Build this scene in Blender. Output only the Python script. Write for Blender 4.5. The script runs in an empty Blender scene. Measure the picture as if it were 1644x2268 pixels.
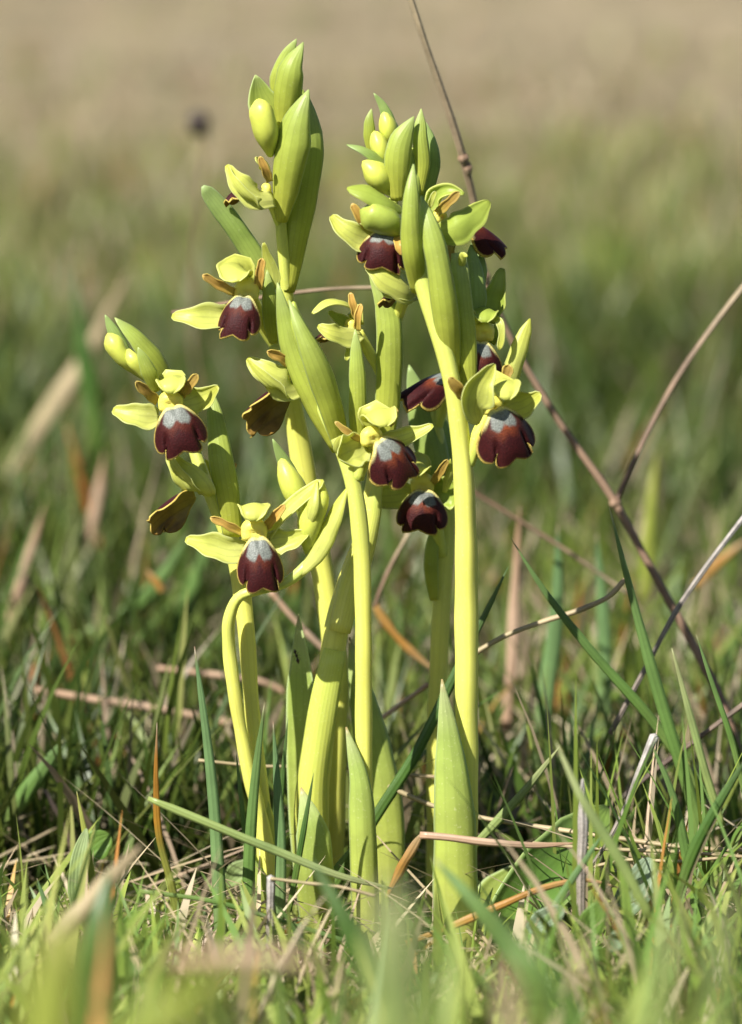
import bpy, math, random
import numpy as np
from mathutils import Vector

# ------------------------------------------------------------------ camera, sky, sun, exposure
sc = bpy.context.scene
PITCH, DIST = math.radians(9.5), 1.2
LENS, SENSOR = 100.0, 22.3                 # portrait, sensor height
TANV = SENSOR / 2 / LENS
FW, FH = 1644.0, 2268.0                    # authoring grid
S = DIST * 2 * TANV / FH                   # metres per grid unit at the focus distance
fwd = np.array([0, math.cos(PITCH), -math.sin(PITCH)])
upv = np.array([0, math.sin(PITCH), math.cos(PITCH)])
rgt = np.array([1.0, 0, 0])

def ray(px, py):
    return fwd + rgt * ((px - FW / 2) / (FH / 2) * TANV) + upv * (-(py - FH / 2) / (FH / 2) * TANV)

_c = -fwd * DIST
_r = ray(822, 2130)
_z0 = (_c + _r * (-_c[1] / _r[1]))[2]
CAM = _c - np.array([0, 0, _z0])           # puts the ground (z = 0) under the orchid bases

cam_d = bpy.data.cameras.new('camera')
cam_o = bpy.data.objects.new('camera', cam_d)
sc.collection.objects.link(cam_o)
cam_o.location = CAM
cam_o.rotation_euler = (math.pi / 2 - PITCH, 0, 0)
cam_d.sensor_fit = 'VERTICAL'
cam_d.sensor_height = SENSOR
cam_d.sensor_width = SENSOR
cam_d.lens = LENS
cam_d.clip_start = 0.02
cam_d.clip_end = 500
cam_d.dof.use_dof = True
cam_d.dof.focus_distance = DIST - 0.006
cam_d.dof.aperture_fstop = 5.8
cam_d.dof.aperture_blades = 8
sc.camera = cam_o

SUN_DIR = Vector((-0.50, -0.58, 0.74)).normalized()     # towards the sun
w = bpy.data.worlds.new('World')
sc.world = w
w.use_nodes = True
nt = w.node_tree
sky = nt.nodes.new('ShaderNodeTexSky')
sky.sky_type = 'NISHITA'
sky.sun_disc = False
sky.sun_elevation = math.asin(SUN_DIR.z)
sky.sun_rotation = math.atan2(SUN_DIR.x, SUN_DIR.y)
nt.links.new(sky.outputs[0], nt.nodes['Background'].inputs[0])
nt.nodes['Background'].inputs[1].default_value = 0.05
sun = bpy.data.lights.new('sun', 'SUN')
sun.energy = 4.9
sun.angle = math.radians(0.5)
sun.color = (1.0, 0.955, 0.88)
sun_o = bpy.data.objects.new('sun', sun)
sc.collection.objects.link(sun_o)
sun_o.rotation_euler = SUN_DIR.to_track_quat('Z', 'Y').to_euler()
sun_o.location = (0, 0, 3)
vs = sc.view_settings
vs.view_transform = 'Standard'
vs.look = 'None'
vs.gamma = 1
vs.exposure = 0.84
vs.use_curve_mapping = False
sc.cycles.transparent_max_bounces = 8
sc.cycles.max_bounces = 8

# ------------------------------------------------------------------ helpers
rng = np.random.default_rng(7)
random.seed(7)

def P(px, py, d=0.0):
    """world point on the upright plane d millimetres behind the orchids' plane"""
    r = ray(px, py)
    t = (d / 1000 - CAM[1]) / r[1]
    return CAM + r * t

def pxs(d=0.0):
    """metres per grid unit at that depth"""
    return S * (DIST + d / 1000 * math.cos(PITCH)) / DIST

def nrm(v):
    v = np.asarray(v, float)
    return v / (np.linalg.norm(v) + 1e-12)

WL = {}

def mk(name, verts, faces, mats, parent=None, uv=None, midx=None, col=None, smooth=True, thick=0, origin=None):
    verts = np.asarray(verts, float)
    if origin is None:
        origin = verts[0].copy()
    me = bpy.data.meshes.new(name)
    me.from_pydata((verts - origin).tolist(), [], faces)
    if not isinstance(mats, (list, tuple)):
        mats = [mats]
    for m in mats:
        me.materials.append(m)
    if midx is not None:
        me.polygons.foreach_set('material_index', midx)
    if smooth:
        me.polygons.foreach_set('use_smooth', [True] * len(me.polygons))
    li = np.zeros(len(me.loops), int)
    me.loops.foreach_get('vertex_index', li)
    if uv is not None:
        ul = me.uv_layers.new(name='UVMap')
        ul.data.foreach_set('uv', np.asarray(uv, np.float32)[li].ravel())
    if col is not None:
        ca = me.color_attributes.new('tint', 'FLOAT_COLOR', 'POINT')
        ca.data.foreach_set('color', np.asarray(col, np.float32).ravel())
    me.update()
    o = bpy.data.objects.new(name, me)
    sc.collection.objects.link(o)
    if parent is not None:
        o.parent = parent
        o.location = origin - WL[parent.name]
    else:
        o.location = origin
    WL[o.name] = np.array(origin, float)
    if thick:
        md = o.modifiers.new('thickness', 'SOLIDIFY')
        md.thickness = thick
        md.offset = 0
    return o

def empty(name, loc):
    o = bpy.data.objects.new(name, None)
    o.empty_display_size = 0.01
    sc.collection.objects.link(o)
    o.location = loc
    WL[o.name] = np.array(loc, float)
    return o

def tag(o, label, cat, group=None, kind=None):
    o['label'] = label
    o['category'] = cat
    if group:
        o['group'] = group
    if kind:
        o['kind'] = kind
    return o

def resample(ctrl, n):
    """smooth curve through control rows (any columns), n+1 rows, parameter by chord length"""
    c = np.asarray(ctrl, float)
    if len(c) == 2:
        t = np.linspace(0, 1, n + 1)[:, None]
        return c[0] * (1 - t) + c[1] * t
    seg = np.linalg.norm(np.diff(c[:, :3], axis=0), axis=1) + 1e-9
    s = np.concatenate([[0], np.cumsum(seg)])
    tq = np.linspace(0, s[-1], n + 1)
    # cubic Hermite with finite-difference tangents
    m = np.zeros_like(c)
    d = np.diff(c, axis=0) / seg[:, None]
    m[0], m[-1] = d[0], d[-1]
    for i in range(1, len(c) - 1):
        m[i] = (d[i - 1] * seg[i] + d[i] * seg[i - 1]) / (seg[i - 1] + seg[i])
    k = np.clip(np.searchsorted(s, tq, side='right') - 1, 0, len(c) - 2)
    h = seg[k][:, None]
    u = ((tq - s[k]) / seg[k])[:, None]
    return ((2*u**3 - 3*u**2 + 1) * c[k] + (u**3 - 2*u**2 + u) * h * m[k]
            + (-2*u**3 + 3*u**2) * c[k + 1] + (u**3 - u**2) * h * m[k + 1])

LANCE = [(0, .5), (.2, .85), (.45, 1), (.65, .86), (.82, .55), (.93, .27), (1, .02)]
SEPAL = [(0, .62), (.18, .88), (.36, 1), (.6, .80), (.82, .50), (.94, .36), (1, .14)]
OVAL = [(0, .35), (.15, .72), (.4, 1), (.65, .95), (.85, .68), (.95, .4), (1, .1)]
STRAP = [(0, .8), (.3, 1), (.75, .95), (.92, .75), (.98, .45), (1, .15)]
GRASS = [(0, .85), (.3, 1), (.6, .92), (.85, .5), (1, .03)]
HOOD = [(0, .45), (.18, .8), (.45, 1), (.75, .98), (.9, .8), (.97, .5), (1, .2)]
EVEN = [(0, 1), (1, 1)]

def prof(p, t):
    a = np.array(p)
    return np.interp(t, a[:, 0], a[:, 1])

CAMSIDE = np.array([0, -1.0, 0.1])

def blade(name, pts, hw, mat, parent=None, profile=LANCE, face=None, phi=0.5, convex=True, twist=0.0,
          n=18, m=8, thick=0.00035, wob=0.03, roll0=0.0, seed=None, rim=0.0):
    """a leaf-like sheet swept along pts (grid x, grid y, depth mm); hw = half width in grid units;
    phi bends the cross-section into an arc; face = where its front looks"""
    d0 = np.mean([p[2] for p in pts])
    W = np.array([P(*p) for p in pts])
    c = resample(W, n)
    t = np.linspace(0, 1, n + 1)
    half = prof(profile, t) * hw * pxs(d0)
    T = np.gradient(c, axis=0)
    T /= np.linalg.norm(T, axis=1)[:, None] + 1e-12
    f = nrm(CAMSIDE if face is None else face)
    r = np.random.default_rng(seed if seed is not None else abs(int(pts[0][0] * 13 + pts[0][1] * 7 + pts[-1][0])))
    ph1, ph2 = r.uniform(0, 6.28, 2)
    verts, uv = [], []
    us = np.linspace(-1, 1, m + 1)
    sgn = -1.0 if convex else 1.0
    for i in range(n + 1):
        B = nrm(np.cross(T[i], f))
        N = nrm(np.cross(B, T[i]))
        a = roll0 + twist * t[i]
        B, N = B * math.cos(a) + N * math.sin(a), -B * math.sin(a) + N * math.cos(a)
        ang = max(phi * (0.55 + 0.45 * math.sin(math.pi * min(1, t[i] + .15))), 1e-3)
        R = half[i] / math.sin(min(ang, 1.5707)) if ang < 1.5707 else half[i]
        for u in us:
            wv = 1 + wob * math.sin(5 * t[i] * math.pi + ph1 + (1.3 if u > 0 else 0)) + wob * .6 * math.sin(11 * t[i] + ph2)
            x = R * math.sin(u * ang) * wv
            z = sgn * R * (1 - math.cos(u * ang)) + wob * half[i] * .8 * math.sin(7 * t[i] + 2.2 * u + ph2) + rim * half[i] * max(0, abs(u) - .6) ** 2 * 6.25
            verts.append(c[i] + B * x + N * z)
            uv.append(((u + 1) / 2, t[i]))
    faces = []
    k = m + 1
    for i in range(n):
        for j in range(m):
            a = i * k + j
            faces.append((a, a + 1, a + k + 1, a + k))
    return mk(name, verts, faces, mat, parent, uv=uv, thick=thick)

def tube(name, pts, rad, mat, parent=None, n=None, seg=20, lobes=5, lobe=0.022, wob=0.05, cap=True, flat=1.0):
    """round stalk; pts rows (x, y, depth), rad list or number in grid units"""
    if np.isscalar(rad):
        rad = [rad] * len(pts)
    d0 = np.mean([p[2] for p in pts])
    n = n or max(6, 5 * (len(pts) - 1))
    W = np.array([list(P(*p)) + [r * pxs(d0)] for p, r in zip(pts, rad)])
    c = resample(W, n)
    R = np.maximum(c[:, 3], 0.00005)
    c = c[:, :3]
    T = np.gradient(c, axis=0)
    T /= np.linalg.norm(T, axis=1)[:, None] + 1e-12
    ref = np.array([0, -1.0, 0.05])
    verts, uv = [], []
    ph = (pts[0][0] * .37 + pts[0][1] * .11) % 6.28
    for i in range(n + 1):
        B = nrm(np.cross(T[i], ref))
        N = nrm(np.cross(B, T[i]))
        for j in range(seg):
            a = 2 * math.pi * j / seg
            r = R[i] * (1 + lobe * math.cos(lobes * (a + i * .02) + ph) + wob * math.sin(i * .9 + ph) * .5 + wob * math.sin(a * 2 + i * .35 + ph) * .5)
            verts.append(c[i] + B * r * math.cos(a) + N * r * math.sin(a) * flat)
            uv.append((j / seg, i / n))
    faces = [(i * seg + j, i * seg + (j + 1) % seg, (i + 1) * seg + (j + 1) % seg, (i + 1) * seg + j)
             for i in range(n) for j in range(seg)]
    if cap:
        b = len(verts)
        verts += [c[0] - T[0] * R[0] * .3, c[-1] + T[-1] * R[-1] * .6]
        uv += [(.5, 0), (.5, 1)]
        faces += [(b, (j + 1) % seg, j) for j in range(seg)]
        faces += [(b + 1, n * seg + j, n * seg + (j + 1) % seg) for j in range(seg)]
    return mk(name, verts, faces, mat, parent, uv=uv)

# ------------------------------------------------------------------ materials
def new_mat(name):
    m = bpy.data.materials.new(name)
    m.use_nodes = True
    t = m.node_tree
    for nd in list(t.nodes):
        t.nodes.remove(nd)
    return m, t, t.nodes, t.links

def finish(t, colour_sock, transl, rough, bump_sock=None, bump=0.2, bdist=0.0003, spec=0.4, tcol=None, sheen=0.0, sss=0.0):
    N, L = t.nodes, t.links
    out = N.new('ShaderNodeOutputMaterial')
    pb = N.new('ShaderNodeBsdfPrincipled')
    L.new(colour_sock, pb.inputs['Base Color'])
    if isinstance(rough, (int, float)):
        pb.inputs['Roughness'].default_value = rough
    else:
        L.new(rough, pb.inputs['Roughness'])
    pb.inputs['Specular IOR Level'].default_value = spec
    if sheen:
        pb.inputs['Sheen Weight'].default_value = sheen
        pb.inputs['Sheen Roughness'].default_value = 0.4
    if sss:
        pb.inputs['Subsurface Weight'].default_value = sss
        pb.inputs['Subsurface Radius'].default_value = (1.0, .8, .25)
        pb.inputs['Subsurface Scale'].default_value = 0.0022
    if bump_sock is not None:
        bp = N.new('ShaderNodeBump')
        bp.inputs['Strength'].default_value = bump
        bp.inputs['Distance'].default_value = bdist
        L.new(bump_sock, bp.inputs['Height'])
        L.new(bp.outputs[0], pb.inputs['Normal'])
    if transl > 0:
        tr = N.new('ShaderNodeBsdfTranslucent')
        if tcol is None:
            L.new(colour_sock, tr.inputs[0])
        else:
            mx = N.new('ShaderNodeMix'); mx.data_type = 'RGBA'; mx.blend_type = 'MULTIPLY'
            mx.inputs['Factor'].default_value = 1
            L.new(colour_sock, mx.inputs['A']); mx.inputs['B'].default_value = (*tcol, 1)
            L.new(mx.outputs['Result'], tr.inputs[0])
        ms = N.new('ShaderNodeMixShader')
        ms.inputs[0].default_value = transl
        L.new(pb.outputs[0], ms.inputs[1]); L.new(tr.outputs[0], ms.inputs[2])
        L.new(ms.outputs[0], out.inputs[0])
    else:
        L.new(pb.outputs[0], out.inputs[0])

def ramp(N, stops):
    r = N.new('ShaderNodeValToRGB')
    e = r.color_ramp.elements
    while len(e) < len(stops):
        e.new(0.5)
    for el, (p, c) in zip(e, stops):
        el.position = p
        el.color = (*c, 1)
    return r

def tissue(name, stops, transl=0.35, rough=0.42, veins=0.15, freq=9, blotch=0.18, bscale=120, tcol=None, sss=0.0, bump=.25, edge=None, spec=.4, speck=0.0):
    """plant tissue: colour along the length (UV v), lengthwise veins (UV u), soft blotches"""
    m, t, N, L = new_mat(name)
    uv = N.new('ShaderNodeUVMap')
    sp = N.new('ShaderNodeSeparateXYZ'); L.new(uv.outputs[0], sp.inputs[0])
    rp = ramp(N, stops); L.new(sp.outputs['Y'], rp.inputs[0])
    tc = N.new('ShaderNodeTexCoord')
    n1 = N.new('ShaderNodeTexNoise'); n1.inputs['Scale'].default_value = bscale; n1.inputs['Detail'].default_value = 3
    L.new(tc.outputs['Object'], n1.inputs['Vector'])
    mr = N.new('ShaderNodeMapRange')
    mr.inputs['From Min'].default_value = .3; mr.inputs['From Max'].default_value = .7
    mr.inputs['To Min'].default_value = 1 - blotch; mr.inputs['To Max'].default_value = 1 + blotch * .7
    L.new(n1.outputs[0], mr.inputs[0])
    # veins
    mu = N.new('ShaderNodeMath'); mu.operation = 'MULTIPLY'; mu.inputs[1].default_value = freq * 6.283
    L.new(sp.outputs['X'], mu.inputs[0])
    sn = N.new('ShaderNodeMath'); sn.operation = 'SINE'; L.new(mu.outputs[0], sn.inputs[0])
    pw = N.new('ShaderNodeMapRange'); pw.inputs['From Min'].default_value = .55; pw.inputs['From Max'].default_value = 1
    pw.inputs['To Min'].default_value = 1; pw.inputs['To Max'].default_value = 1 - veins
    L.new(sn.outputs[0], pw.inputs[0])
    ml = N.new('ShaderNodeMath'); ml.operation = 'MULTIPLY'; L.new(mr.outputs[0], ml.inputs[0]); L.new(pw.outputs[0], ml.inputs[1])
    cm = N.new('ShaderNodeMix'); cm.data_type = 'RGBA'; cm.blend_type = 'MULTIPLY'; cm.inputs['Factor'].default_value = 1
    L.new(rp.outputs[0], cm.inputs['A']); L.new(ml.outputs[0], cm.inputs['B'])
    col = cm.outputs['Result']
    if edge is not None:                      # pale thin rim along both edges
        a = N.new('ShaderNodeMath'); a.operation = 'SUBTRACT'; a.inputs[1].default_value = .5; L.new(sp.outputs['X'], a.inputs[0])
        b = N.new('ShaderNodeMath'); b.operation = 'ABSOLUTE'; L.new(a.outputs[0], b.inputs[0])
        c = N.new('ShaderNodeMapRange'); c.inputs['From Min'].default_value = .43; c.inputs['From Max'].default_value = .5
        L.new(b.outputs[0], c.inputs[0])
        em = N.new('ShaderNodeMix'); em.data_type = 'RGBA'
        L.new(c.outputs[0], em.inputs['Factor']); L.new(col, em.inputs['A']); em.inputs['B'].default_value = (*edge, 1)
        col = em.outputs['Result']
    n2 = N.new('ShaderNodeTexNoise'); n2.inputs['Scale'].default_value = 1500; n2.inputs['Detail'].default_value = 2
    L.new(tc.outputs['Object'], n2.inputs['Vector'])
    ad = N.new('ShaderNodeMath'); ad.operation = 'MULTIPLY_ADD'; ad.inputs[1].default_value = .5
    L.new(sn.outputs[0], ad.inputs[0]); L.new(n2.outputs[0], ad.inputs[2])
    if speck:
        sk = N.new('ShaderNodeMapRange'); sk.inputs['From Min'].default_value = .62; sk.inputs['From Max'].default_value = .75
        L.new(n2.outputs[0], sk.inputs[0])
        s2 = N.new('ShaderNodeMath'); s2.operation = 'MULTIPLY'; s2.inputs[1].default_value = speck; L.new(sk.outputs[0], s2.inputs[0])
        km = N.new('ShaderNodeMix'); km.data_type = 'RGBA'
        L.new(s2.outputs[0], km.inputs['Factor']); L.new(col, km.inputs['A']); km.inputs['B'].default_value = (.85, .85, .5, 1)
        col = km.outputs['Result']
    finish(t, col, transl, rough, ad.outputs[0], bump, spec=spec, tcol=tcol, sss=sss)
    return m

# real tissue colours
STEM = tissue('stem_yellow_green', [(0, (.70, .68, .15)), (.3, (.66, .67, .14)), (.55, (.68, .67, .14)), (.8, (.56, .61, .13)), (1, (.48, .56, .13))],
              transl=0, rough=.38, veins=.07, freq=9, blotch=.16, bscale=45, sss=.3, bump=.10, speck=.2)
STEM2 = tissue('stem_green', [(0, (.62, .62, .115)), (.5, (.57, .60, .11)), (1, (.47, .54, .10))],
               transl=0, rough=.4, veins=.07, freq=9, blotch=.16, bscale=45, sss=.3, bump=.10, speck=.2)
BRACT = tissue('bract_green', [(0, (.62, .64, .095)), (.4, (.50, .57, .09)), (.8, (.45, .55, .115)), (1, (.50, .60, .22))],
               transl=.42, veins=.10, freq=6, blotch=.14, bscale=160, edge=(.56, .66, .28), tcol=(1, 1, .7), bump=.12, speck=.15)
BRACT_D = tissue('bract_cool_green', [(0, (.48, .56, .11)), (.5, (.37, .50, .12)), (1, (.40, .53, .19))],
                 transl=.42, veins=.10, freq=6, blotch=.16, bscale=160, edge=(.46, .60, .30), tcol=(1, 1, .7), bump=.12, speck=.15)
SEPALM = tissue('sepal_pale_yellow_green', [(0, (.72, .74, .23)), (.5, (.69, .73, .18)), (1, (.64, .66, .11))],
                transl=.46, veins=.12, freq=4, blotch=.12, bscale=220, edge=(.70, .74, .30), tcol=(1, 1, .6), speck=.25, bump=.12)
SEPALG = tissue('sepal_green', [(0, (.46, .55, .10)), (.5, (.43, .54, .09)), (1, (.42, .51, .08))],
                transl=.40, veins=.06, freq=3, blotch=.12, bscale=220, edge=(.62, .67, .18), tcol=(1, 1, .55), bump=.12)
HOODM = tissue('dorsal_sepal_yellow', [(0, (.62, .65, .12)), (1, (.68, .71, .16))],
               transl=.35, veins=.05, freq=3, blotch=.10, bscale=220, edge=(.72, .74, .22), tcol=(1, 1, .5), bump=.12)
PETALM = tissue('petal_ochre', [(0, (.62, .48, .09)), (.5, (.64, .40, .09)), (1, (.66, .42, .11))],
                transl=.25, veins=.10, freq=2, blotch=.20, bscale=400, edge=(.66, .50, .12), bump=.15)
PETALD = tissue('petal_brown', [(0, (.56, .46, .09)), (.5, (.42, .27, .06)), (1, (.46, .32, .08))],
                transl=.25, veins=.10, freq=2, blotch=.22, bscale=400, edge=(.58, .45, .10), bump=.15)
COLUMN = tissue('column_yellow', [(0, (.74, .68, .10)), (1, (.76, .70, .16))], transl=0, rough=.5, veins=0, blotch=.08, bscale=300, sss=.4, bump=.05)
BUDM = tissue('bud_green', [(0, (.50, .56, .10)), (.6, (.55, .60, .10)), (1, (.60, .63, .11))],
              transl=0, veins=.08, freq=3, blotch=.16, bscale=200, sss=.4, bump=.1)
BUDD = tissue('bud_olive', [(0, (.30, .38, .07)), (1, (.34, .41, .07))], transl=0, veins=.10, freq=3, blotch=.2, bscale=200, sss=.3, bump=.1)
LEAF = tissue('basal_leaf_green', [(0, (.64, .67, .18)), (.35, (.50, .58, .12)), (.8, (.42, .54, .13)), (.95, (.50, .57, .25)), (1, (.42, .30, .14))],
              transl=.36, rough=.36, veins=.08, freq=4, blotch=.16, bscale=110, edge=(.54, .66, .32), bump=.16, tcol=(1, 1, .6), speck=.35)
LEAF_G = tissue('rosette_leaf_glossy', [(0, (.17, .30, .05)), (.5, (.14, .27, .05)), (1, (.22, .33, .07))],
                transl=.30, rough=.30, veins=.10, freq=5, blotch=.2, bscale=70, edge=(.34, .46, .16), bump=.2, spec=.5)
HAIRY = tissue('downy_leaf', [(0, (.24, .34, .10)), (1, (.36, .46, .20))], transl=.3, rough=.6, veins=.15, freq=5, blotch=.2, bscale=200)
CLOVER = tissue('clover_leaf', [(0, (.13, .25, .045)), (1, (.18, .31, .06))], transl=.3, rough=.45, veins=.15, freq=6, blotch=.2, bscale=200)
GREYLEAF = tissue('grey_green_leaf', [(0, (.24, .33, .20)), (1, (.30, .39, .25))], transl=.25, rough=.5, veins=.2, freq=6, blotch=.25, bscale=260)

def grassmat(name, stops, transl=.32, rough=.38):
    return tissue(name, stops, transl=transl, rough=rough, veins=.16, freq=3, blotch=.22, bscale=90, bump=.2)
G_MID = grassmat('grass_green', [(0, (0.216, 0.297, 0.081)), (.4, (0.149, 0.270, 0.061)), (.93, (0.176, 0.284, 0.095)), (1, (0.405, 0.378, 0.189))])
G_BLUE = grassmat('grass_blue_green', [(0, (.26, .35, .13)), (.5, (.19, .32, .12)), (.94, (.17, .29, .12)), (1, (.34, .22, .14))])
G_DARK = grassmat('grass_dark_green', [(0, (0.135, 0.216, 0.041)), (.5, (0.081, 0.176, 0.034)), (1, (0.121, 0.189, 0.068))])
G_LITE = grassmat('grass_pale_green', [(0, (0.324, 0.405, 0.121)), (.5, (0.297, 0.392, 0.135)), (1, (0.432, 0.459, 0.216))])
G_BICOL = grassmat('grass_browning', [(0, (.20, .25, .05)), (.45, (.26, .26, .05)), (.58, (.42, .22, .03)), (.85, (.36, .17, .03)), (1, (.40, .30, .20))])
G_YEL = grassmat('grass_yellow_green', [(0, (0.351, 0.405, 0.068)), (.6, (0.378, 0.432, 0.081)), (1, (0.459, 0.459, 0.135))])
STRAW = grassmat('dry_straw', [(0, (.44, .36, .20)), (.5, (.52, .42, .25)), (1, (.40, .31, .18))], transl=.2, rough=.5)
PINKSTRAW = grassmat('dry_blade_pinkish', [(0, (.52, .34, .22)), (.5, (.56, .40, .28)), (1, (.48, .30, .18))], transl=.25)
ORANGE = grassmat('dry_blade_orange', [(0, (.46, .27, .08)), (.5, (.50, .26, .06)), (1, (.50, .36, .19))], transl=.3)
RUST = grassmat('dry_blade_rust', [(0, (.30, .10, .03)), (.6, (.34, .12, .03)), (1, (.42, .22, .08))], transl=.25)
GREYTWIG = tissue('weathered_twig', [(0, (.20, .16, .13)), (.5, (.30, .26, .22)), (1, (.46, .43, .40))], transl=0, rough=.75, veins=.45, freq=6, blotch=.35, bscale=260, bump=.8)
BROWNTWIG = tissue('brown_dry_stem', [(0, (.17, .10, .06)), (.5, (.26, .17, .11)), (1, (.36, .29, .18))], transl=0, rough=.6, veins=.3, freq=4, blotch=.35, bscale=120, bump=.6)
DARKTWIG = tissue('dark_twig', [(0, (.05, .04, .035)), (.5, (.12, .08, .06)), (1, (.20, .15, .11))], transl=0, rough=.7, veins=.3, freq=4, blotch=.5, bscale=200, bump=.6)

def lip_mats():
    m, t, N, L = new_mat('lip_velvet')
    ca = N.new('ShaderNodeVertexColor'); ca.layer_name = 'tint'
    tc = N.new('ShaderNodeTexCoord')
    nz = N.new('ShaderNodeTexNoise'); nz.inputs['Scale'].default_value = 2600; nz.inputs['Detail'].default_value = 2
    L.new(tc.outputs['Object'], nz.inputs['Vector'])
    mr = N.new('ShaderNodeMapRange'); mr.inputs['From Min'].default_value = .3; mr.inputs['From Max'].default_value = .7
    mr.inputs['To Min'].default_value = .7; mr.inputs['To Max'].default_value = 1.3
    L.new(nz.outputs[0], mr.inputs[0])
    cm = N.new('ShaderNodeMix'); cm.data_type = 'RGBA'; cm.blend_type = 'MULTIPLY'; cm.inputs['Factor'].default_value = 1
    L.new(ca.outputs['Color'], cm.inputs['A']); L.new(mr.outputs[0], cm.inputs['B'])
    finish(t, cm.outputs['Result'], 0, ca.outputs['Alpha'], nz.outputs[0], .5, sheen=.02, spec=.22)
    u = tissue('lip_underside', [(0, (.34, .28, .05)), (.6, (.24, .14, .025)), (1, (.32, .19, .04))], transl=.25, veins=.2, freq=5, blotch=.3, bscale=300)
    return m, u
LIPM, LIPU = lip_mats()

# ------------------------------------------------------------------ flower pieces
HALF = [(0.0, .02), (.07, -.01), (.15, .0), (.23, .05), (.32, .14), (.43, .27), (.52, .41), (.57, .55), (.575, .68), (.545, .79), (.48, .86),
        (.42, .875), (.375, .835), (.338, .765), (.365, .83), (.395, .90), (.405, .97), (.375, 1.04), (.30, 1.075), (.19, 1.07), (.08, 1.03), (.0, 1.0)]
_half = np.array(HALF)

def lip_outline(n=44):
    seg = np.linalg.norm(np.diff(_half, axis=0), axis=1)
    s = np.concatenate([[0], np.cumsum(seg)])
    q = np.linspace(0, s[-1], n)
    r = np.stack([np.interp(q, s, _half[:, 0]), np.interp(q, s, _half[:, 1])], 1)
    l = r[-2:0:-1] * np.array([-1, 1])
    return np.concatenate([r, l])

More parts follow.
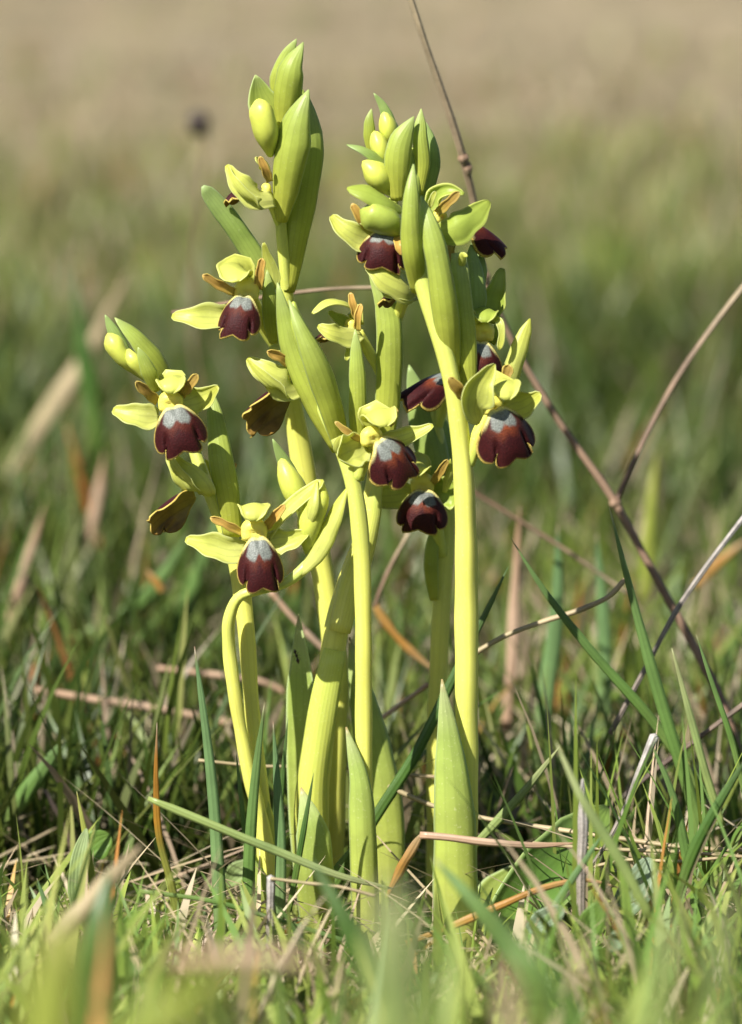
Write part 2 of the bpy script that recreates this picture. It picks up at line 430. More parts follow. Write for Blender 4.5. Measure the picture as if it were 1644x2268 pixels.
def lip(parent, base, tip, width, normal, dome=.33, curl=.30, spec_size=1.0, gap=0.0, red=0.0, bend=0.05, specd=1.0):
    """three-lobed velvety lip; base and tip (grid x, y, depth), width in grid units, normal = where its upper face looks"""
    b, e = P(*base), P(*tip)
    Ln = np.linalg.norm(e - b)
    Y = nrm(e - b)
    Nn = nrm(normal); Nn = nrm(Nn - Y * Nn.dot(Y))
    X = nrm(np.cross(Nn, Y))
    wsc = width * pxs(base[2]) / 1.14
    out = lip_outline()
    cen = np.array([0, .25])
    vr = np.random.default_rng(int(base[0] * 3 + base[1]))
    sl, sr_, sk, ln = vr.uniform(.93, 1.07, 2).tolist() + vr.uniform(-.06, .06, 2).tolist()
    out[:, 0] = np.where(out[:, 0] < 0, out[:, 0] * sl, out[:, 0] * sr_) + sk * out[:, 1] ** 2
    out[:, 1] *= 1 + ln * (np.abs(out[:, 0]) > .4)
    rings = 18
    verts, cols, uv = [], [], []
    th = .0005
    rr = np.random.default_rng(int(base[0] + base[1]))
    def pos(x, y, back):
        if gap:
            x = x + np.sign(x) * gap * max(0, abs(x) - .3)
        z = dome * (1 - (min(abs(x), .6) / .58) ** 2.0) * (1 - abs(y - .5) ** 2 * 1.3)
        z -= curl * max(0, abs(x) - .30) ** 2 * 3.0
        z -= bend * (y - .3) ** 2 * 1.2
        # furrows between middle lobe and side lobes, and along the base
        z -= .11 * math.exp(-((abs(x) - (.26 + .11 * y)) / .04) ** 2) * min(1, max(0, (y - .50) / .2))
        z -= .06 * math.exp(-(x / .06) ** 2) * max(0, 1 - y / .3)
        p = b + Y * (y * Ln) + X * (x * wsc) + Nn * (z * wsc)
        return p - Nn * (th if back else 0)
    maroon = np.array([.036, .0036, .0042]); redb = np.array([.22, .05, .014]); grey = np.array([.175, .19, .17])
    yel = np.array([.52, .40, .09]); pale = np.array([.60, .56, .22])
    def colour(x, y, k):
        ax = abs(x)
        yb = .25 + .08 * spec_size + .10 * spec_size * math.exp(-((ax - .16) / .12) ** 4) + .015 * math.sin(x * 31 + base[0])
        inside = yb - y
        sw = .31 * min(1, .55 + 1.2 * y)
        s = np.clip(inside / .05 + .5, 0, 1) * np.clip((sw - ax) / .05 + .5, 0, 1)
        c = maroon.copy() * (0.85 + .3 * rr.random())
        rd = max(0, 1 - abs(y - yb - .05) / .2) * max(0, 1 - ax / .4) * (0.35 + red)
        c = c * (1 - min(1, rd)) + redb * min(1, rd)
        g = grey * specd * (.92 + .12 * rr.random()) * (1 if ax > .03 else .9)
        c = c * (1 - s) + g * s
        ro = .62 * (1 - s) + .40 * s
        if y < .10:
            q = min(1, (.10 - y) / .07)
            c = c * (1 - q) + pale * q
        if y < .34 and k > rings * .78 and k < rings:
            q = min(1, (k / rings - .78) * 6) * min(1, (.34 - y) / .15)
            c = c * (1 - q) + pale * q
        if k == rings:
            c = yel.copy(); ro = .6
        return np.array([*c, ro])
    na = len(out)
    tg = np.roll(out, -1, 0) - np.roll(out, 1, 0)
    inw = np.stack([-tg[:, 1], tg[:, 0]], 1) / (np.linalg.norm(tg, axis=1)[:, None] + 1e-9)
    inw *= np.sign(np.sum(inw * (cen - out), 1))[:, None]
    inner = out + inw * .030
    soft = inner.copy()
    for _ in range(10):
        soft = (np.roll(soft, 1, 0) + 2 * soft + np.roll(soft, -1, 0)) / 4
    for back in (0, 1):
        verts.append(pos(*cen, back)); cols.append(colour(*cen, 0)); uv.append((.5, .5))
        for k in range(1, rings + 1):
            for qi in range(na):
                f = 1.0 if k == rings else (k / (rings - 1)) ** .8
                wt = min(1, max(0, (f - .72) / .28)) ** 1.5
                x, y = out[qi] if k == rings else cen + (inner[qi] * wt + soft[qi] * (1 - wt) - cen) * f
                verts.append(pos(x, y, back) - Nn * (wsc * .03 * f ** 6)); cols.append(colour(x, y, k)); uv.append((x + .5, y))
    faces, mi = [], []
    off = 1 + rings * na
    for back in (0, 1):
        o = off * back
        for j in range(na):
            j2 = (j + 1) % na
            f = (o, o + 1 + j, o + 1 + j2)
            faces.append(f if not back else f[::-1]); mi.append(back)
            for k in range(rings - 1):
                a = o + 1 + k * na
                f = (a + j, a + na + j, a + na + j2, a + j2)
                faces.append(f if not back else f[::-1]); mi.append(back)
    a = 1 + (rings - 1) * na
    for j in range(na):
        j2 = (j + 1) % na
        faces.append((a + j, off + a + j, off + a + j2, a + j2)); mi.append(0)
    return mk('lip', verts, faces, [LIPM, LIPU], parent, uv=uv, midx=mi, col=cols)

def flower(plant, c, size=28, yaw=0.0, lip_a=None, sepals=(), petals=(), hood='std', hood_m=None, column=True, label=None):
    """column (the part itself) with lip, three sepals and two petals as sub-parts"""
    cx, cy, d = c
    s = pxs(d)
    C = P(*c)
    nu, nv = 16, 12
    V, U = [], []
    cyw, syw = math.cos(yaw), math.sin(yaw)
    for i in range(nv + 1):
        th = math.pi * i / nv
        for j in range(nu):
            a = 2 * math.pi * j / nu
            x, y, z = math.sin(th) * math.cos(a), math.sin(th) * math.sin(a), math.cos(th)
            r = 1.0
            # stigma cavity low in front, shoulders at its sides, two pollen bumps above
            fr = max(0, -y)
            r -= .55 * math.exp(-((x / .38) ** 2 + ((z + .22) / .34) ** 2)) * (fr > .2)
            r += .20 * math.exp(-(((abs(x) - .18) / .14) ** 2 + ((z - .32) / .16) ** 2)) * (fr > .2)
            r += .30 * math.exp(-(((abs(x) - .62) / .25) ** 2 + ((z + .62) / .3) ** 2))
            x, y, z = x * r * 1.0, y * r * .75, z * r * .88
            X = x * cyw - y * syw; Y = x * syw + y * cyw
            V.append(C + np.array([X, Y, z]) * size * s); U.append((j / nu, i / nv))
    F = [(i * nu + j, i * nu + (j + 1) % nu, (i + 1) * nu + (j + 1) % nu, (i + 1) * nu + j) for i in range(nv) for j in range(nu)]
    fl = mk('flower', V, F, COLUMN, plant, uv=U, origin=C)
    if label:
        fl['label'] = label
    dx = math.sin(yaw)
    if hood == 'std':
        h = [(cx + 2, cy - .4 * size, d + 6), (cx + dx * 4, cy - 1.3 * size, d + 4.5), (cx - dx * 6, cy - 1.95 * size, d + 1),
             (cx - dx * 14, cy - 1.75 * size, d - 3.2), (cx - dx * 17, cy - 1.15 * size, d - 5.0), (cx - dx * 18, cy - .62 * size, d - 5.2)]
        hood = dict(pts=h, hw=size * 1.15)
    if hood:
        h = dict(phi=1.0, convex=True, profile=HOOD, mat=hood_m or HOODM, face=(dx * .3, -.8, .6))
        h.update(hood)
        blade('sepal', h['pts'], h['hw'], h['mat'], fl, profile=h['profile'], phi=h['phi'], convex=h['convex'], face=h['face'], n=18, m=12, rim=.38, wob=.05)
    for q in sepals:
        q = dict(q)
        pts, hw = q.pop('pts'), q.pop('hw')
        mat = q.pop('mat', SEPALM)
        blade('sepal', pts, hw, mat, fl, **{**dict(profile=SEPAL, phi=.5, convex=False, wob=.08, rim=.25, m=10, thick=.00022), **q})
    for q in petals:
        q = dict(q)
        pts, hw = q.pop('pts'), q.pop('hw')
        mat = q.pop('mat', PETALM)
        blade('petal', pts, hw, mat, fl, **{**dict(profile=STRAP, phi=.3, convex=False, n=14, m=6, thick=.00022, wob=.09, rim=.3), **q})
    if lip_a:
        lip(fl, **lip_a)
    return fl

def bud(plant, pts, rads, mat=None, lobes=3):
    return tube('bud', pts, rads, mat or BUDM, plant, n=14, seg=15, lobes=lobes, lobe=.05)


# ------------------------------------------------------------------ the ground
def ground():
    m, t, N, L = new_mat('meadow_ground')
    g = N.new('ShaderNodeNewGeometry')
    sp = N.new('ShaderNodeSeparateXYZ'); L.new(g.outputs['Position'], sp.inputs[0])
    n1 = N.new('ShaderNodeTexNoise'); n1.inputs['Scale'].default_value = 1.1; n1.inputs['Detail'].default_value = 4
    L.new(g.outputs['Position'], n1.inputs['Vector'])
    ma = N.new('ShaderNodeMath'); ma.operation = 'MULTIPLY_ADD'; ma.inputs[1].default_value = 1.6
    L.new(n1.outputs[0], ma.inputs[0]); L.new(sp.outputs['Y'], ma.inputs[2])
    mr = N.new('ShaderNodeMapRange'); mr.inputs['From Min'].default_value = 1.3; mr.inputs['From Max'].default_value = 4.4
    L.new(ma.outputs[0], mr.inputs[0])
    far = ramp(N, [(0, (.040, .038, .020)), (.22, (.085, .095, .035)), (.42, (.18, .17, .08)), (.66, (.24, .20, .12)), (1, (.29, .24, .155))])
    L.new(mr.outputs[0], far.inputs[0])
    n2 = N.new('ShaderNodeTexNoise'); n2.inputs['Scale'].default_value = 9; n2.inputs['Detail'].default_value = 6
    L.new(g.outputs['Position'], n2.inputs['Vector'])
    r2 = ramp(N, [(.30, (.55, .58, .50)), (.5, (1, 1, 1)), (.72, (1.25, 1.2, 1.12))])
    L.new(n2.outputs[0], r2.inputs[0])
    n3 = N.new('ShaderNodeTexNoise'); n3.inputs['Scale'].default_value = 150; n3.inputs['Detail'].default_value = 5
    L.new(g.outputs['Position'], n3.inputs['Vector'])
    r3 = ramp(N, [(.3, (.6, .6, .6)), (.7, (1.3, 1.3, 1.3))]); L.new(n3.outputs[0], r3.inputs[0])
    c1 = N.new('ShaderNodeMix'); c1.data_type = 'RGBA'; c1.blend_type = 'MULTIPLY'; c1.inputs['Factor'].default_value = 1
    L.new(far.outputs[0], c1.inputs['A']); L.new(r2.outputs[0], c1.inputs['B'])
    c2 = N.new('ShaderNodeMix'); c2.data_type = 'RGBA'; c2.blend_type = 'MULTIPLY'; c2.inputs['Factor'].default_value = 1
    L.new(c1.outputs['Result'], c2.inputs['A']); L.new(r3.outputs[0], c2.inputs['B'])
    finish(t, c2.outputs['Result'], 0, .95, n3.outputs[0], .8, .01, spec=.1)
    xs = np.concatenate([[-120, -40, -12, -5], np.linspace(-2.4, 2.4, 49), [5, 12, 40, 120]])
    ys = np.concatenate([[-60, -10, -4], np.linspace(-2, 9, 111), [12, 20, 40, 90, 200]])
    V, F = [], []
    for y in ys:
        for x in xs:
            V.append((x, y, gz(x, y)))
    k = len(xs)
    for i in range(len(ys) - 1):
        for j in range(k - 1):
            a = i * k + j
            F.append((a, a + 1, a + k + 1, a + k))
    o = mk('ground', V, F, m, origin=np.zeros(3))
    o['label'] = 'meadow ground of soil fading to dry beige field behind the orchids'
    o['category'] = 'ground'
    o['kind'] = 'structure'

def gz(x, y):
    f = np.clip((np.abs(y) - .25) / .6, 0, 1) if not np.isscalar(y) else min(max((abs(y) - .25) / .6, 0), 1)
    return f * (.012 * np.sin(x * 3.1 + 1.3) * np.cos(y * 2.3 + .4) + .008 * np.sin(x * 7.3 + y * 5.1))
ground()

# ------------------------------------------------------------------ grass nobody could count
def grass_mat():
    m, t, N, L = new_mat('meadow_grass')
    ca = N.new('ShaderNodeVertexColor'); ca.layer_name = 'tint'
    finish(t, ca.outputs['Color'], .32, .42, spec=.35)
    return m
GRASSM = grass_mat()

def to_px(p):
    v = p - CAM
    dz = v @ fwd
    return FW / 2 + (v @ rgt) / dz / TANV * FH / 2, FH / 2 - (v @ upv) / dz / TANV * FH / 2

def vnoise(x, y, seed):
    r = np.random.default_rng(seed)
    out = np.zeros_like(x)
    for k in range(5):
        a, b, c, d = r.uniform(-1, 1, 4)
        f = 1.0 * 1.6 ** k
        out += np.sin(x * f * (1 + a) * 3 + y * f * b * 3 + c * 9) * np.cos(y * f * (1 + d) * 2 - x * f * a + b * 9) / 1.3 ** k
    return out / 2.2

GREENS = np.array([(.15, .23, .035), (.18, .26, .045), (.12, .21, .04), (.21, .28, .045), (.14, .235, .06), (.25, .31, .065)])
YELS = np.array([(.32, .37, .09), (.37, .39, .11), (.29, .35, .08)])
DRYS = np.array([(.50, .41, .26), (.43, .34, .21), (.56, .47, .32), (.36, .28, .18), (.48, .36, .25)])
ORNG = np.array([(.50, .24, .05), (.42, .19, .05), (.48, .31, .09)])

def pick(pal, n, r):
    return pal[r.integers(0, len(pal), n)] * r.uniform(.75, 1.25, (n, 1))

def blades(name, x, y, h, width, lean, flat, col, label, cat, seed, curve=None, K=5):
    """one mesh of many blades: base x, y; length h; lean 0..1.5 rad; colour rows"""
    r = np.random.default_rng(seed)
    n = len(x)
    az = r.uniform(0, 2 * np.pi, n)
    cv = r.uniform(.1, .9, n) if curve is None else curve
    base = np.stack([x, y, gz(x, y) + flat], 1)
    dirh = np.stack([np.cos(az), np.sin(az), np.zeros(n)], 1)
    side = np.stack([-np.sin(az), np.cos(az), np.zeros(n)], 1)
    tw = r.uniform(-1.2, 1.2, n)
    sd = side * np.cos(tw)[:, None] + dirh * np.sin(tw)[:, None] * .9
    p = base.copy()
    rows = []
    prf = np.interp(np.linspace(0, 1, K + 1), [0, .35, .7, 1], [.8, 1, .75, .04])
    for k in range(K + 1):
        rows.append(p - sd * (width * prf[k] / 2)[:, None])
        rows.append(p + sd * (width * prf[k] / 2)[:, None])
        ang = lean + cv * (k / K)
        p = p + (dirh * np.sin(ang)[:, None] + np.array([0, 0, 1.0]) * np.cos(ang)[:, None]) * (h / K)[:, None]
    V = np.stack(rows, 1).reshape(-1, 3)
    V[:, 2] = np.maximum(V[:, 2], .0008)
    nv = 2 * (K + 1)
    q = np.array([[2 * k, 2 * k + 1, 2 * k + 3, 2 * k + 2] for k in range(K)])
    F = (np.arange(n)[:, None, None] * nv + q[None]).reshape(-1, 4)
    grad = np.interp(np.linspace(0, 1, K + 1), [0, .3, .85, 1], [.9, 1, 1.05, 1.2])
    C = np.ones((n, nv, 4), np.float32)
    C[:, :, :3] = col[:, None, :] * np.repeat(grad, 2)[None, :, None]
    me = bpy.data.meshes.new(name)
    me.vertices.add(len(V)); me.vertices.foreach_set('co', V.astype(np.float32).ravel())
    me.loops.add(F.size); me.loops.foreach_set('vertex_index', F.ravel().astype(np.int32))
    me.polygons.add(len(F)); me.polygons.foreach_set('loop_start', (np.arange(len(F)) * 4).astype(np.int32))
    me.polygons.foreach_set('loop_total', np.full(len(F), 4, np.int32))
    me.polygons.foreach_set('use_smooth', np.ones(len(F), bool))
    me.update(calc_edges=True)
    ca = me.color_attributes.new('tint', 'FLOAT_COLOR', 'POINT')
    ca.data.foreach_set('color', C.ravel())
    me.materials.append(GRASSM)
    o = bpy.data.objects.new(name, me)
    sc.collection.objects.link(o)
    tag(o, label, cat, kind='stuff')
    return o

def hmax_at(x, y, pyl):
    """height that reaches grid row pyl at ground position y"""
    out = np.zeros_like(y)
    for i in range(len(y)):
        rr = ray(822, pyl[i]); tt = (y[i] - CAM[1]) / rr[1]
        out[i] = CAM[2] + rr[2] * tt
    return out

def mixcol(n, r, pg, py_, pd):
    u = r.random(n)
    c = pick(GREENS, n, r)
    a = u > pg; c[a] = pick(YELS, n, r)[a]
    a = u > pg + py_; c[a] = pick(DRYS, n, r)[a]
    a = u > pg + py_ + pd; c[a] = pick(ORNG, n, r)[a]
    return c

def scatter(y0, y1, n, r, wide=1.0, pw=1.0):
    y = y0 + (y1 - y0) * r.random(n) ** pw
    dist = y - CAM[1]
    x = (r.random(n) - .5) * 2 * (dist * .0823 * wide + .04)
    return x, y

def build_grass():
    r = np.random.default_rng(21)
    # turf in front of and between the orchids: low in the middle, taller towards the sides
    n = 4200
    x, y = scatter(-.16, .05, n, r, 1.5)
    gx = 822 + x / pxs()
    pyl = r.uniform(1960, 2240, n) - np.clip((np.abs(gx - 830) - 330) / 500, 0, 1) * r.uniform(0, 230, n) - (gx > 1250) * r.uniform(0, 200, n) * (r.random(n) < .5)
    h = np.clip(hmax_at(x, y, pyl), .010, .075) * r.uniform(.75, 1.2, n)
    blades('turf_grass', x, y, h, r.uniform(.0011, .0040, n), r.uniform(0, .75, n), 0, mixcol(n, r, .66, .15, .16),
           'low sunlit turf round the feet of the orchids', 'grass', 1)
    # finer upright blades in the thicket at the right
    n = 300
    x = r.uniform(.048, .17, n); y = r.uniform(-.07, .07, n)
    pyl = r.uniform(1480, 2000, n)
    h = np.clip(hmax_at(x, y, pyl), .01, .09)
    blades('thicket_grass', x, y, h, r.uniform(.0009, .0022, n), np.abs(r.normal(0, .28, n)), 0, mixcol(n, r, .74, .14, .10),
           'thin upright blades of the thicket right of the orchids', 'grass', 17, curve=r.uniform(0, .6, n))
    # blurred tall blades close to the lens
    n = 420
    x, y = scatter(-.60, -.20, n, r, 1.25)
    pyl = r.uniform(2040, 2380, n)
    h = np.clip(hmax_at(x, y, pyl), .02, .20) * 1.06
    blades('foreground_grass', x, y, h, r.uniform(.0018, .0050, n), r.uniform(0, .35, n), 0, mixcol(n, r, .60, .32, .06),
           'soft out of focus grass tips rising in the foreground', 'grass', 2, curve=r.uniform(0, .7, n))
    # sward right behind the orchids, lusher at left; colour darkened for shade, most there
    n = 8500
    x, y = scatter(.05, .55, n, r, 1.6)
    left = np.clip(.5 - x / .12, 0, 1)
    cl = vnoise(x * 9, y * 9, 3)
    h = np.clip(.040 + .016 * cl + .012 * left + r.normal(0, .014, n), .012, .095)
    col = np.where((r.random(n) < left * .75)[:, None], mixcol(n, r, .90, .04, .04) * .40, mixcol(n, r, .66, .12, .18) * .70)
    blades('meadow_grass', x, y, h, r.uniform(.0012, .0038, n), np.abs(r.normal(0, .4, n)), 0, col,
           'tangled green and straw coloured meadow grass behind the orchid stems', 'grass', 3)
    # dead straw lying about
    n = 2800
    x, y = scatter(-.15, .6, n, r, 1.5)
    x = x + .05 * (r.random(n) < .5)
    blades('dead_straw', x, y, r.uniform(.02, .085, n), r.uniform(.0007, .0018, n), r.uniform(1.0, 1.6, n), r.uniform(0, .014, n), pick(DRYS, n, r),
           'dead pale straw lying tangled between the green blades', 'straw', 4, curve=r.uniform(-.2, .4, n))
    # taller sward further back, shade between the blades darkened into its colour
    n = 6000
    x, y = scatter(.5, 1.25, n, r, 1.5)
    cl = vnoise(x * 4, y * 4, 8)
    h = np.clip(.048 + .022 * cl + r.normal(0, .018, n), .015, .12)
    blades('taller_grass', x, y, h, r.uniform(.002, .005, n), np.abs(r.normal(0, .4, n)), 0, mixcol(n, r, .80, .09, .09) * .42,
           'taller green grass blurred in the middle distance', 'grass', 5)
    # yellowing zone, then dry tufts far behind
    n = 9000
    x, y = scatter(1.2, 2.4, n, r, 1.6)
    dry = np.clip((y - 1.35) / .8 + .45 * vnoise(x * 2.5, y * 2.5, 5) - .25 * (x > .05), 0, 1)
    c1, c2 = mixcol(n, r, .55, .32, .11) * .66, mixcol(n, r, .12, .30, .55) * .76
    col = np.where((r.random(n) < dry)[:, None], c2, c1)
    h = np.clip(.036 + .018 * vnoise(x * 3, y * 3, 9) + r.normal(0, .014, n), .01, .10) * (1 - .5 * np.clip((y - 1.7) / .7, 0, 1))
    blades('yellowing_grass', x, y, h, r.uniform(.002, .0045, n), np.abs(r.normal(.1, .45, n)), 0, col,
           'yellowing grass blurred where the green meadow turns dry', 'grass', 6, K=4)
    n = 16000
    x, y = scatter(2.2, 9.5, n, r, 1.5)
    keep = vnoise(x * 2, y * 1.3, 12) + r.normal(0, .5, n) > -.1
    x, y = x[keep], y[keep]; n = len(x)
    blades('dry_grass', x, y, r.uniform(.008, .035, n), r.uniform(.003, .006, n), np.abs(r.normal(.5, .5, n)), 0, mixcol(n, r, .06, .12, .80) * .76,
           'short dry beige grass of the far field', 'grass', 7, K=4)
build_grass()

# ------------------------------------------------------------------ the orchids
def orchid(base, label):
    e = empty('orchid', P(*base))
    tag(e, label, 'orchid', 'dull ophrys orchids growing in one clump')
    return e

UPL = (-.35, -.75, .55)

# --- A: left plant, two open flowers and one from the side
A = orchid((600, 2040, 0), 'short left orchid with two open maroon-lipped flowers facing out and a slanting bud spike')
tube('stem', [(598, 2050, 0), (592, 1900, 0), (578, 1758, 0), (561, 1596, 0), (541, 1353, 0), (526, 1250, 1), (503, 1175, 2), (478, 1120, 2), (452, 1060, 1), (432, 1000, 3), (410, 925, 6), (388, 860, 8), (350, 820, 8)],
     [24, 23, 19, 17, 20, 20, 19, 17, 15, 14, 13, 11, 8], STEM, A)
blade('sheath_leaf', [(612, 2050, -3), (606, 1950, -4), (598, 1860, -3), (583, 1745, -1)], 24, STEM2, A, phi=1.2, convex=True)
blade('bract', [(516, 1192, -1), (506, 1110, -3), (490, 1020, -3), (476, 920, 1), (468, 860, 4)], 27, BRACT, A, phi=.9, convex=True,
      profile=[(0, .75), (.3, 1), (.6, .95), (.85, .6), (1, .05)])
blade('bract', [(392, 862, 5), (362, 815, 1), (312, 755, -1), (254, 704, 0)], 27, BRACT, A, phi=1.0, face=(.2, -.8, .6))
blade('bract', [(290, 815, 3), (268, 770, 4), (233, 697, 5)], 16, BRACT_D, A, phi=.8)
bud(A, [(345, 850, 3), (300, 815, 0), (268, 785, -2), (247, 752, -2), (241, 742, -2)], [8, 15, 21, 19, 9])
bud(A, [(350, 855, 0), (315, 820, -3), (292, 792, -4), (284, 775, -3)], [8, 15, 14, 5])
blade('bract', [(346, 868, -3), (330, 825, -6), (306, 769, -6)], 17, BRACT, A, phi=.8)
flower(A, (378, 889, -7), 28, -.05,
       dict(base=(384, 902, -9), tip=(411, 1003, -13), width=120, normal=(-.05, -.85, .45), spec_size=1.1),
       sepals=[dict(pts=[(352, 925, -5), (318, 925, -6), (285, 918, -6), (250, 908, -4)], hw=30, face=(.15, -.9, .4)),
               dict(pts=[(400, 898, -4), (432, 892, -3), (460, 880, -5), (484, 856, -8)], hw=31, face=(-.2, -.9, .3), mat=SEPALM)],
       petals=[dict(pts=[(350, 890, -6), (325, 868, -9), (301, 845, -11)], hw=11, mat=PETALD),
               dict(pts=[(402, 875, -6), (420, 853, -9), (438, 829, -10)], hw=11, mat=PETALD)])
fl = flower(A, (455, 1062, -1), 15, -1.2,
       dict(base=(436, 1100, -3), tip=(340, 1166, -8), width=92, normal=(-.35, .80, .50), dome=.28, curl=.6),
       hood=dict(pts=[(468, 1062, 5), (458, 1040, 5), (445, 1022, 3)], hw=14),
       sepals=[dict(pts=[(458, 1100, -2), (432, 1080, -6), (398, 1040, -6), (371, 1005, -3)], hw=38, convex=True, phi=1.15, face=(-.5, -.8, .3)),
               dict(pts=[(440, 1085, -6), (408, 1060, -8), (386, 1035, -8), (372, 1007, -4)], hw=22, convex=True, phi=.9, face=(-.9, -.4, .2))],
       petals=[dict(pts=[(500, 1055, 4), (512, 1042, 4), (523, 1026, 4)], hw=6)])
flower(A, (563, 1173, -10), 30, .05,
       dict(base=(571, 1190, -12), tip=(580, 1306, -16), width=106, normal=(.02, -.9, .40), spec_size=1.25),
       sepals=[dict(pts=[(545, 1222, -9), (510, 1222, -10), (462, 1208, -10), (411, 1195, -9)], hw=33, face=(.1, -.9, .4)),
               dict(pts=[(580, 1202, -8), (615, 1203, -8), (650, 1195, -9), (684, 1180, -10)], hw=30, face=(-.2, -.9, .3))],
       petals=[dict(pts=[(538, 1180, -10), (502, 1162, -12), (466, 1146, -13)], hw=9),
               dict(pts=[(588, 1168, -9), (610, 1143, -12), (631, 1118, -13)], hw=10)])
tube('ovary', [(563, 1180, -6), (545, 1205, -3), (528, 1235, 0), (530, 1275, 0)], [14, 14, 13, 12], STEM2, A)
blade('bract', [(592, 1190, -6), (620, 1150, -8), (668, 1105, -9), (717, 1064, -9)], 19, SEPALM, A, phi=.9, convex=False, profile=STRAP, face=(-.2, -.7, .6))

# --- B: thin plant bowed over
B = orchid((607, 2040, -4), 'thin bowed orchid whose stem arches over and ends in a wide bract and pale buds')
tube('stem', [(612, 2050, -4), (596, 1900, -5), (575, 1800, -5), (553, 1718, -6), (537, 1637, -6), (517, 1515, -7), (507, 1425, -7), (508, 1370, -8), (530, 1322, -9), (575, 1306, -10), (625, 1294, -10), (668, 1264, -8), (700, 1222, -7)],
     [17, 17, 16, 16, 15, 15, 15, 14, 12, 11, 11, 13, 12], STEM, B, n=70)
blade('bract', [(664, 1268, -9), (697, 1225, -10), (728, 1165, -10), (752, 1115, -9), (771, 1078, -8)], 24, SEPALM, B, phi=1.0, convex=True, face=(-.5, -.8, .4))
bud(B, [(690, 1240, -5), (686, 1185, -7), (692, 1140, -8), (706, 1100, -8), (712, 1072, -7)], [9, 24, 31, 25, 9])
blade('sepal', [(672, 1180, -9), (690, 1120, -12), (703, 1064, -9)], 16, SEPALM, B, phi=.9, face=(-.5, -.8, .3))
bud(B, [(686, 1185, -2), (672, 1130, -3), (655, 1090, -4), (636, 1050, -4), (624, 1020, -3)], [7, 17, 28, 24, 9])
blade('bract', [(685, 1175, 1), (663, 1100, 2), (632, 1030, 2), (604, 972, 1)], 20, BRACT_D, B, phi=.9)

# --- C: tall plant at the back left
C = orchid((720, 2060, 24), 'tallest orchid, behind at the left, with long green bracts and closed buds on top')
tube('stem', [(722, 2070, 24), (740, 1700, 24), (742, 1450, 24), (725, 1330, 24), (703, 1200, 24), (680, 1080, 22), (660, 960, 20), (645, 870, 18), (640, 760, 16), (637, 660, 14), (632, 600, 12), (622, 487, 10), (622, 400, 10), (632, 280, 10), (640, 180, 10)],
     [30, 28, 27, 26, 26, 25, 24, 21, 16, 14, 13, 12, 12, 11, 5], STEM, C, n=80)
blade('bract', [(642, 648, 12), (655, 555, 11), (672, 450, 11), (687, 330, 11), (685, 218, 13)], 41, BRACT, C, phi=1.0, convex=True,
      profile=[(0, .28), (.2, .62), (.45, .85), (.7, .9), (.85, .66), (.95, .3), (1, .02)], face=(.3, -.9, .1))
blade('bract', [(622, 492, 6), (626, 420, 3), (637, 340, 1), (656, 262, 1), (684, 199, 3)], 39, BRACT, C, phi=1.35, convex=True,
      profile=[(0, .32), (.2, .72), (.42, .95), (.62, 1), (.8, .75), (.92, .36), (1, .02)], face=(-.25, -.9, .2))
blade('bract', [(624, 290, 8), (630, 215, 5), (642, 150, 4), (672, 94, 7)], 32, BRACT, C, phi=1.35, convex=True, face=(-.2, -.9, .2),
      profile=[(0, .35), (.2, .75), (.42, 1), (.65, .9), (.83, .55), (1, .02)])
blade('bract', [(628, 250, 12), (620, 180, 11), (634, 130, 11), (657, 86, 11)], 22, BRACT, C, phi=.9)
blade('bract', [(625, 320, 9), (603, 270, 10), (580, 222, 10), (566, 166, 9)], 40, BRACT, C, phi=.8, convex=False, face=(.2, -.9, .1))
bud(C, [(600, 345, 6), (595, 310, 4), (585, 270, 2), (576, 236, 2), (572, 224, 3)], [7, 24, 29, 22, 9])
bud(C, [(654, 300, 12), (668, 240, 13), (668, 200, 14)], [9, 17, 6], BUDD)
flower(C, (590, 418, 6), 15, -1.3,
       dict(base=(560, 420, 10), tip=(503, 446, 8), width=70, normal=(-.5, .15, .85), dome=.25),
       hood=dict(pts=[(596, 385, 8), (580, 362, 6), (566, 352, 4)], hw=11),
       sepals=[dict(pts=[(606, 438, 3), (572, 435, 0), (535, 410, -1), (502, 366, 2)], hw=32, convex=True, phi=1.0, face=(-.2, -.8, .5)),
               dict(pts=[(590, 455, 2), (555, 440, -3), (522, 405, -3), (505, 368, 1)], hw=14, convex=True, phi=.8, face=(-.7, -.6, .2))],
       petals=[dict(pts=[(598, 402, 3), (588, 375, 1), (575, 347, 0)], hw=9)])
tube('ovary', [(588, 425, 6), (605, 455, 8), (620, 500, 10)], [12, 12, 9], STEM2, C)
blade('bract', [(600, 640, 14), (566, 575, 14), (510, 490, 12), (449, 412, 10)], 23, BRACT_D, C, phi=.8, face=(-.3, -.8, .5), profile=STRAP)
blade('bract', [(586, 640, 16), (555, 580, 16), (520, 500, 15)], 14, BRACT_D, C, phi=.6)
flower(C, (546, 642, 2), 29, .1,
       dict(base=(544, 658, 0), tip=(522, 748, -5), width=98, normal=(-.12, -.85, .5), spec_size=.8),
       hood=dict(pts=[(548, 628, 10), (535, 592, 9), (522, 590, 3), (520, 608, -3), (524, 624, -5)], hw=40, profile=HOOD),
       sepals=[dict(pts=[(528, 700, 2), (485, 706, 0), (430, 704, -1), (381, 700, 1)], hw=33, face=(.05, -.85, .5)),
               dict(pts=[(592, 655, 5), (604, 610, 4), (592, 570, 3), (584, 538, 2)], hw=17, phi=.9, convex=True)],
       petals=[dict(pts=[(520, 648, 1), (484, 630, -2), (449, 609, -4)], hw=10),
               dict(pts=[(572, 640, 2), (576, 605, 0), (581, 572, -1)], hw=10)])
tube('ovary', [(550, 655, 8), (575, 700, 11), (600, 745, 14), (634, 800, 16)], [18, 17, 16, 12], STEM2, C)
blade('bract', [(606, 760, 8), (600, 700, 5), (596, 640, 3), (592, 598, 4)], 18, BRACT, C, phi=.9)
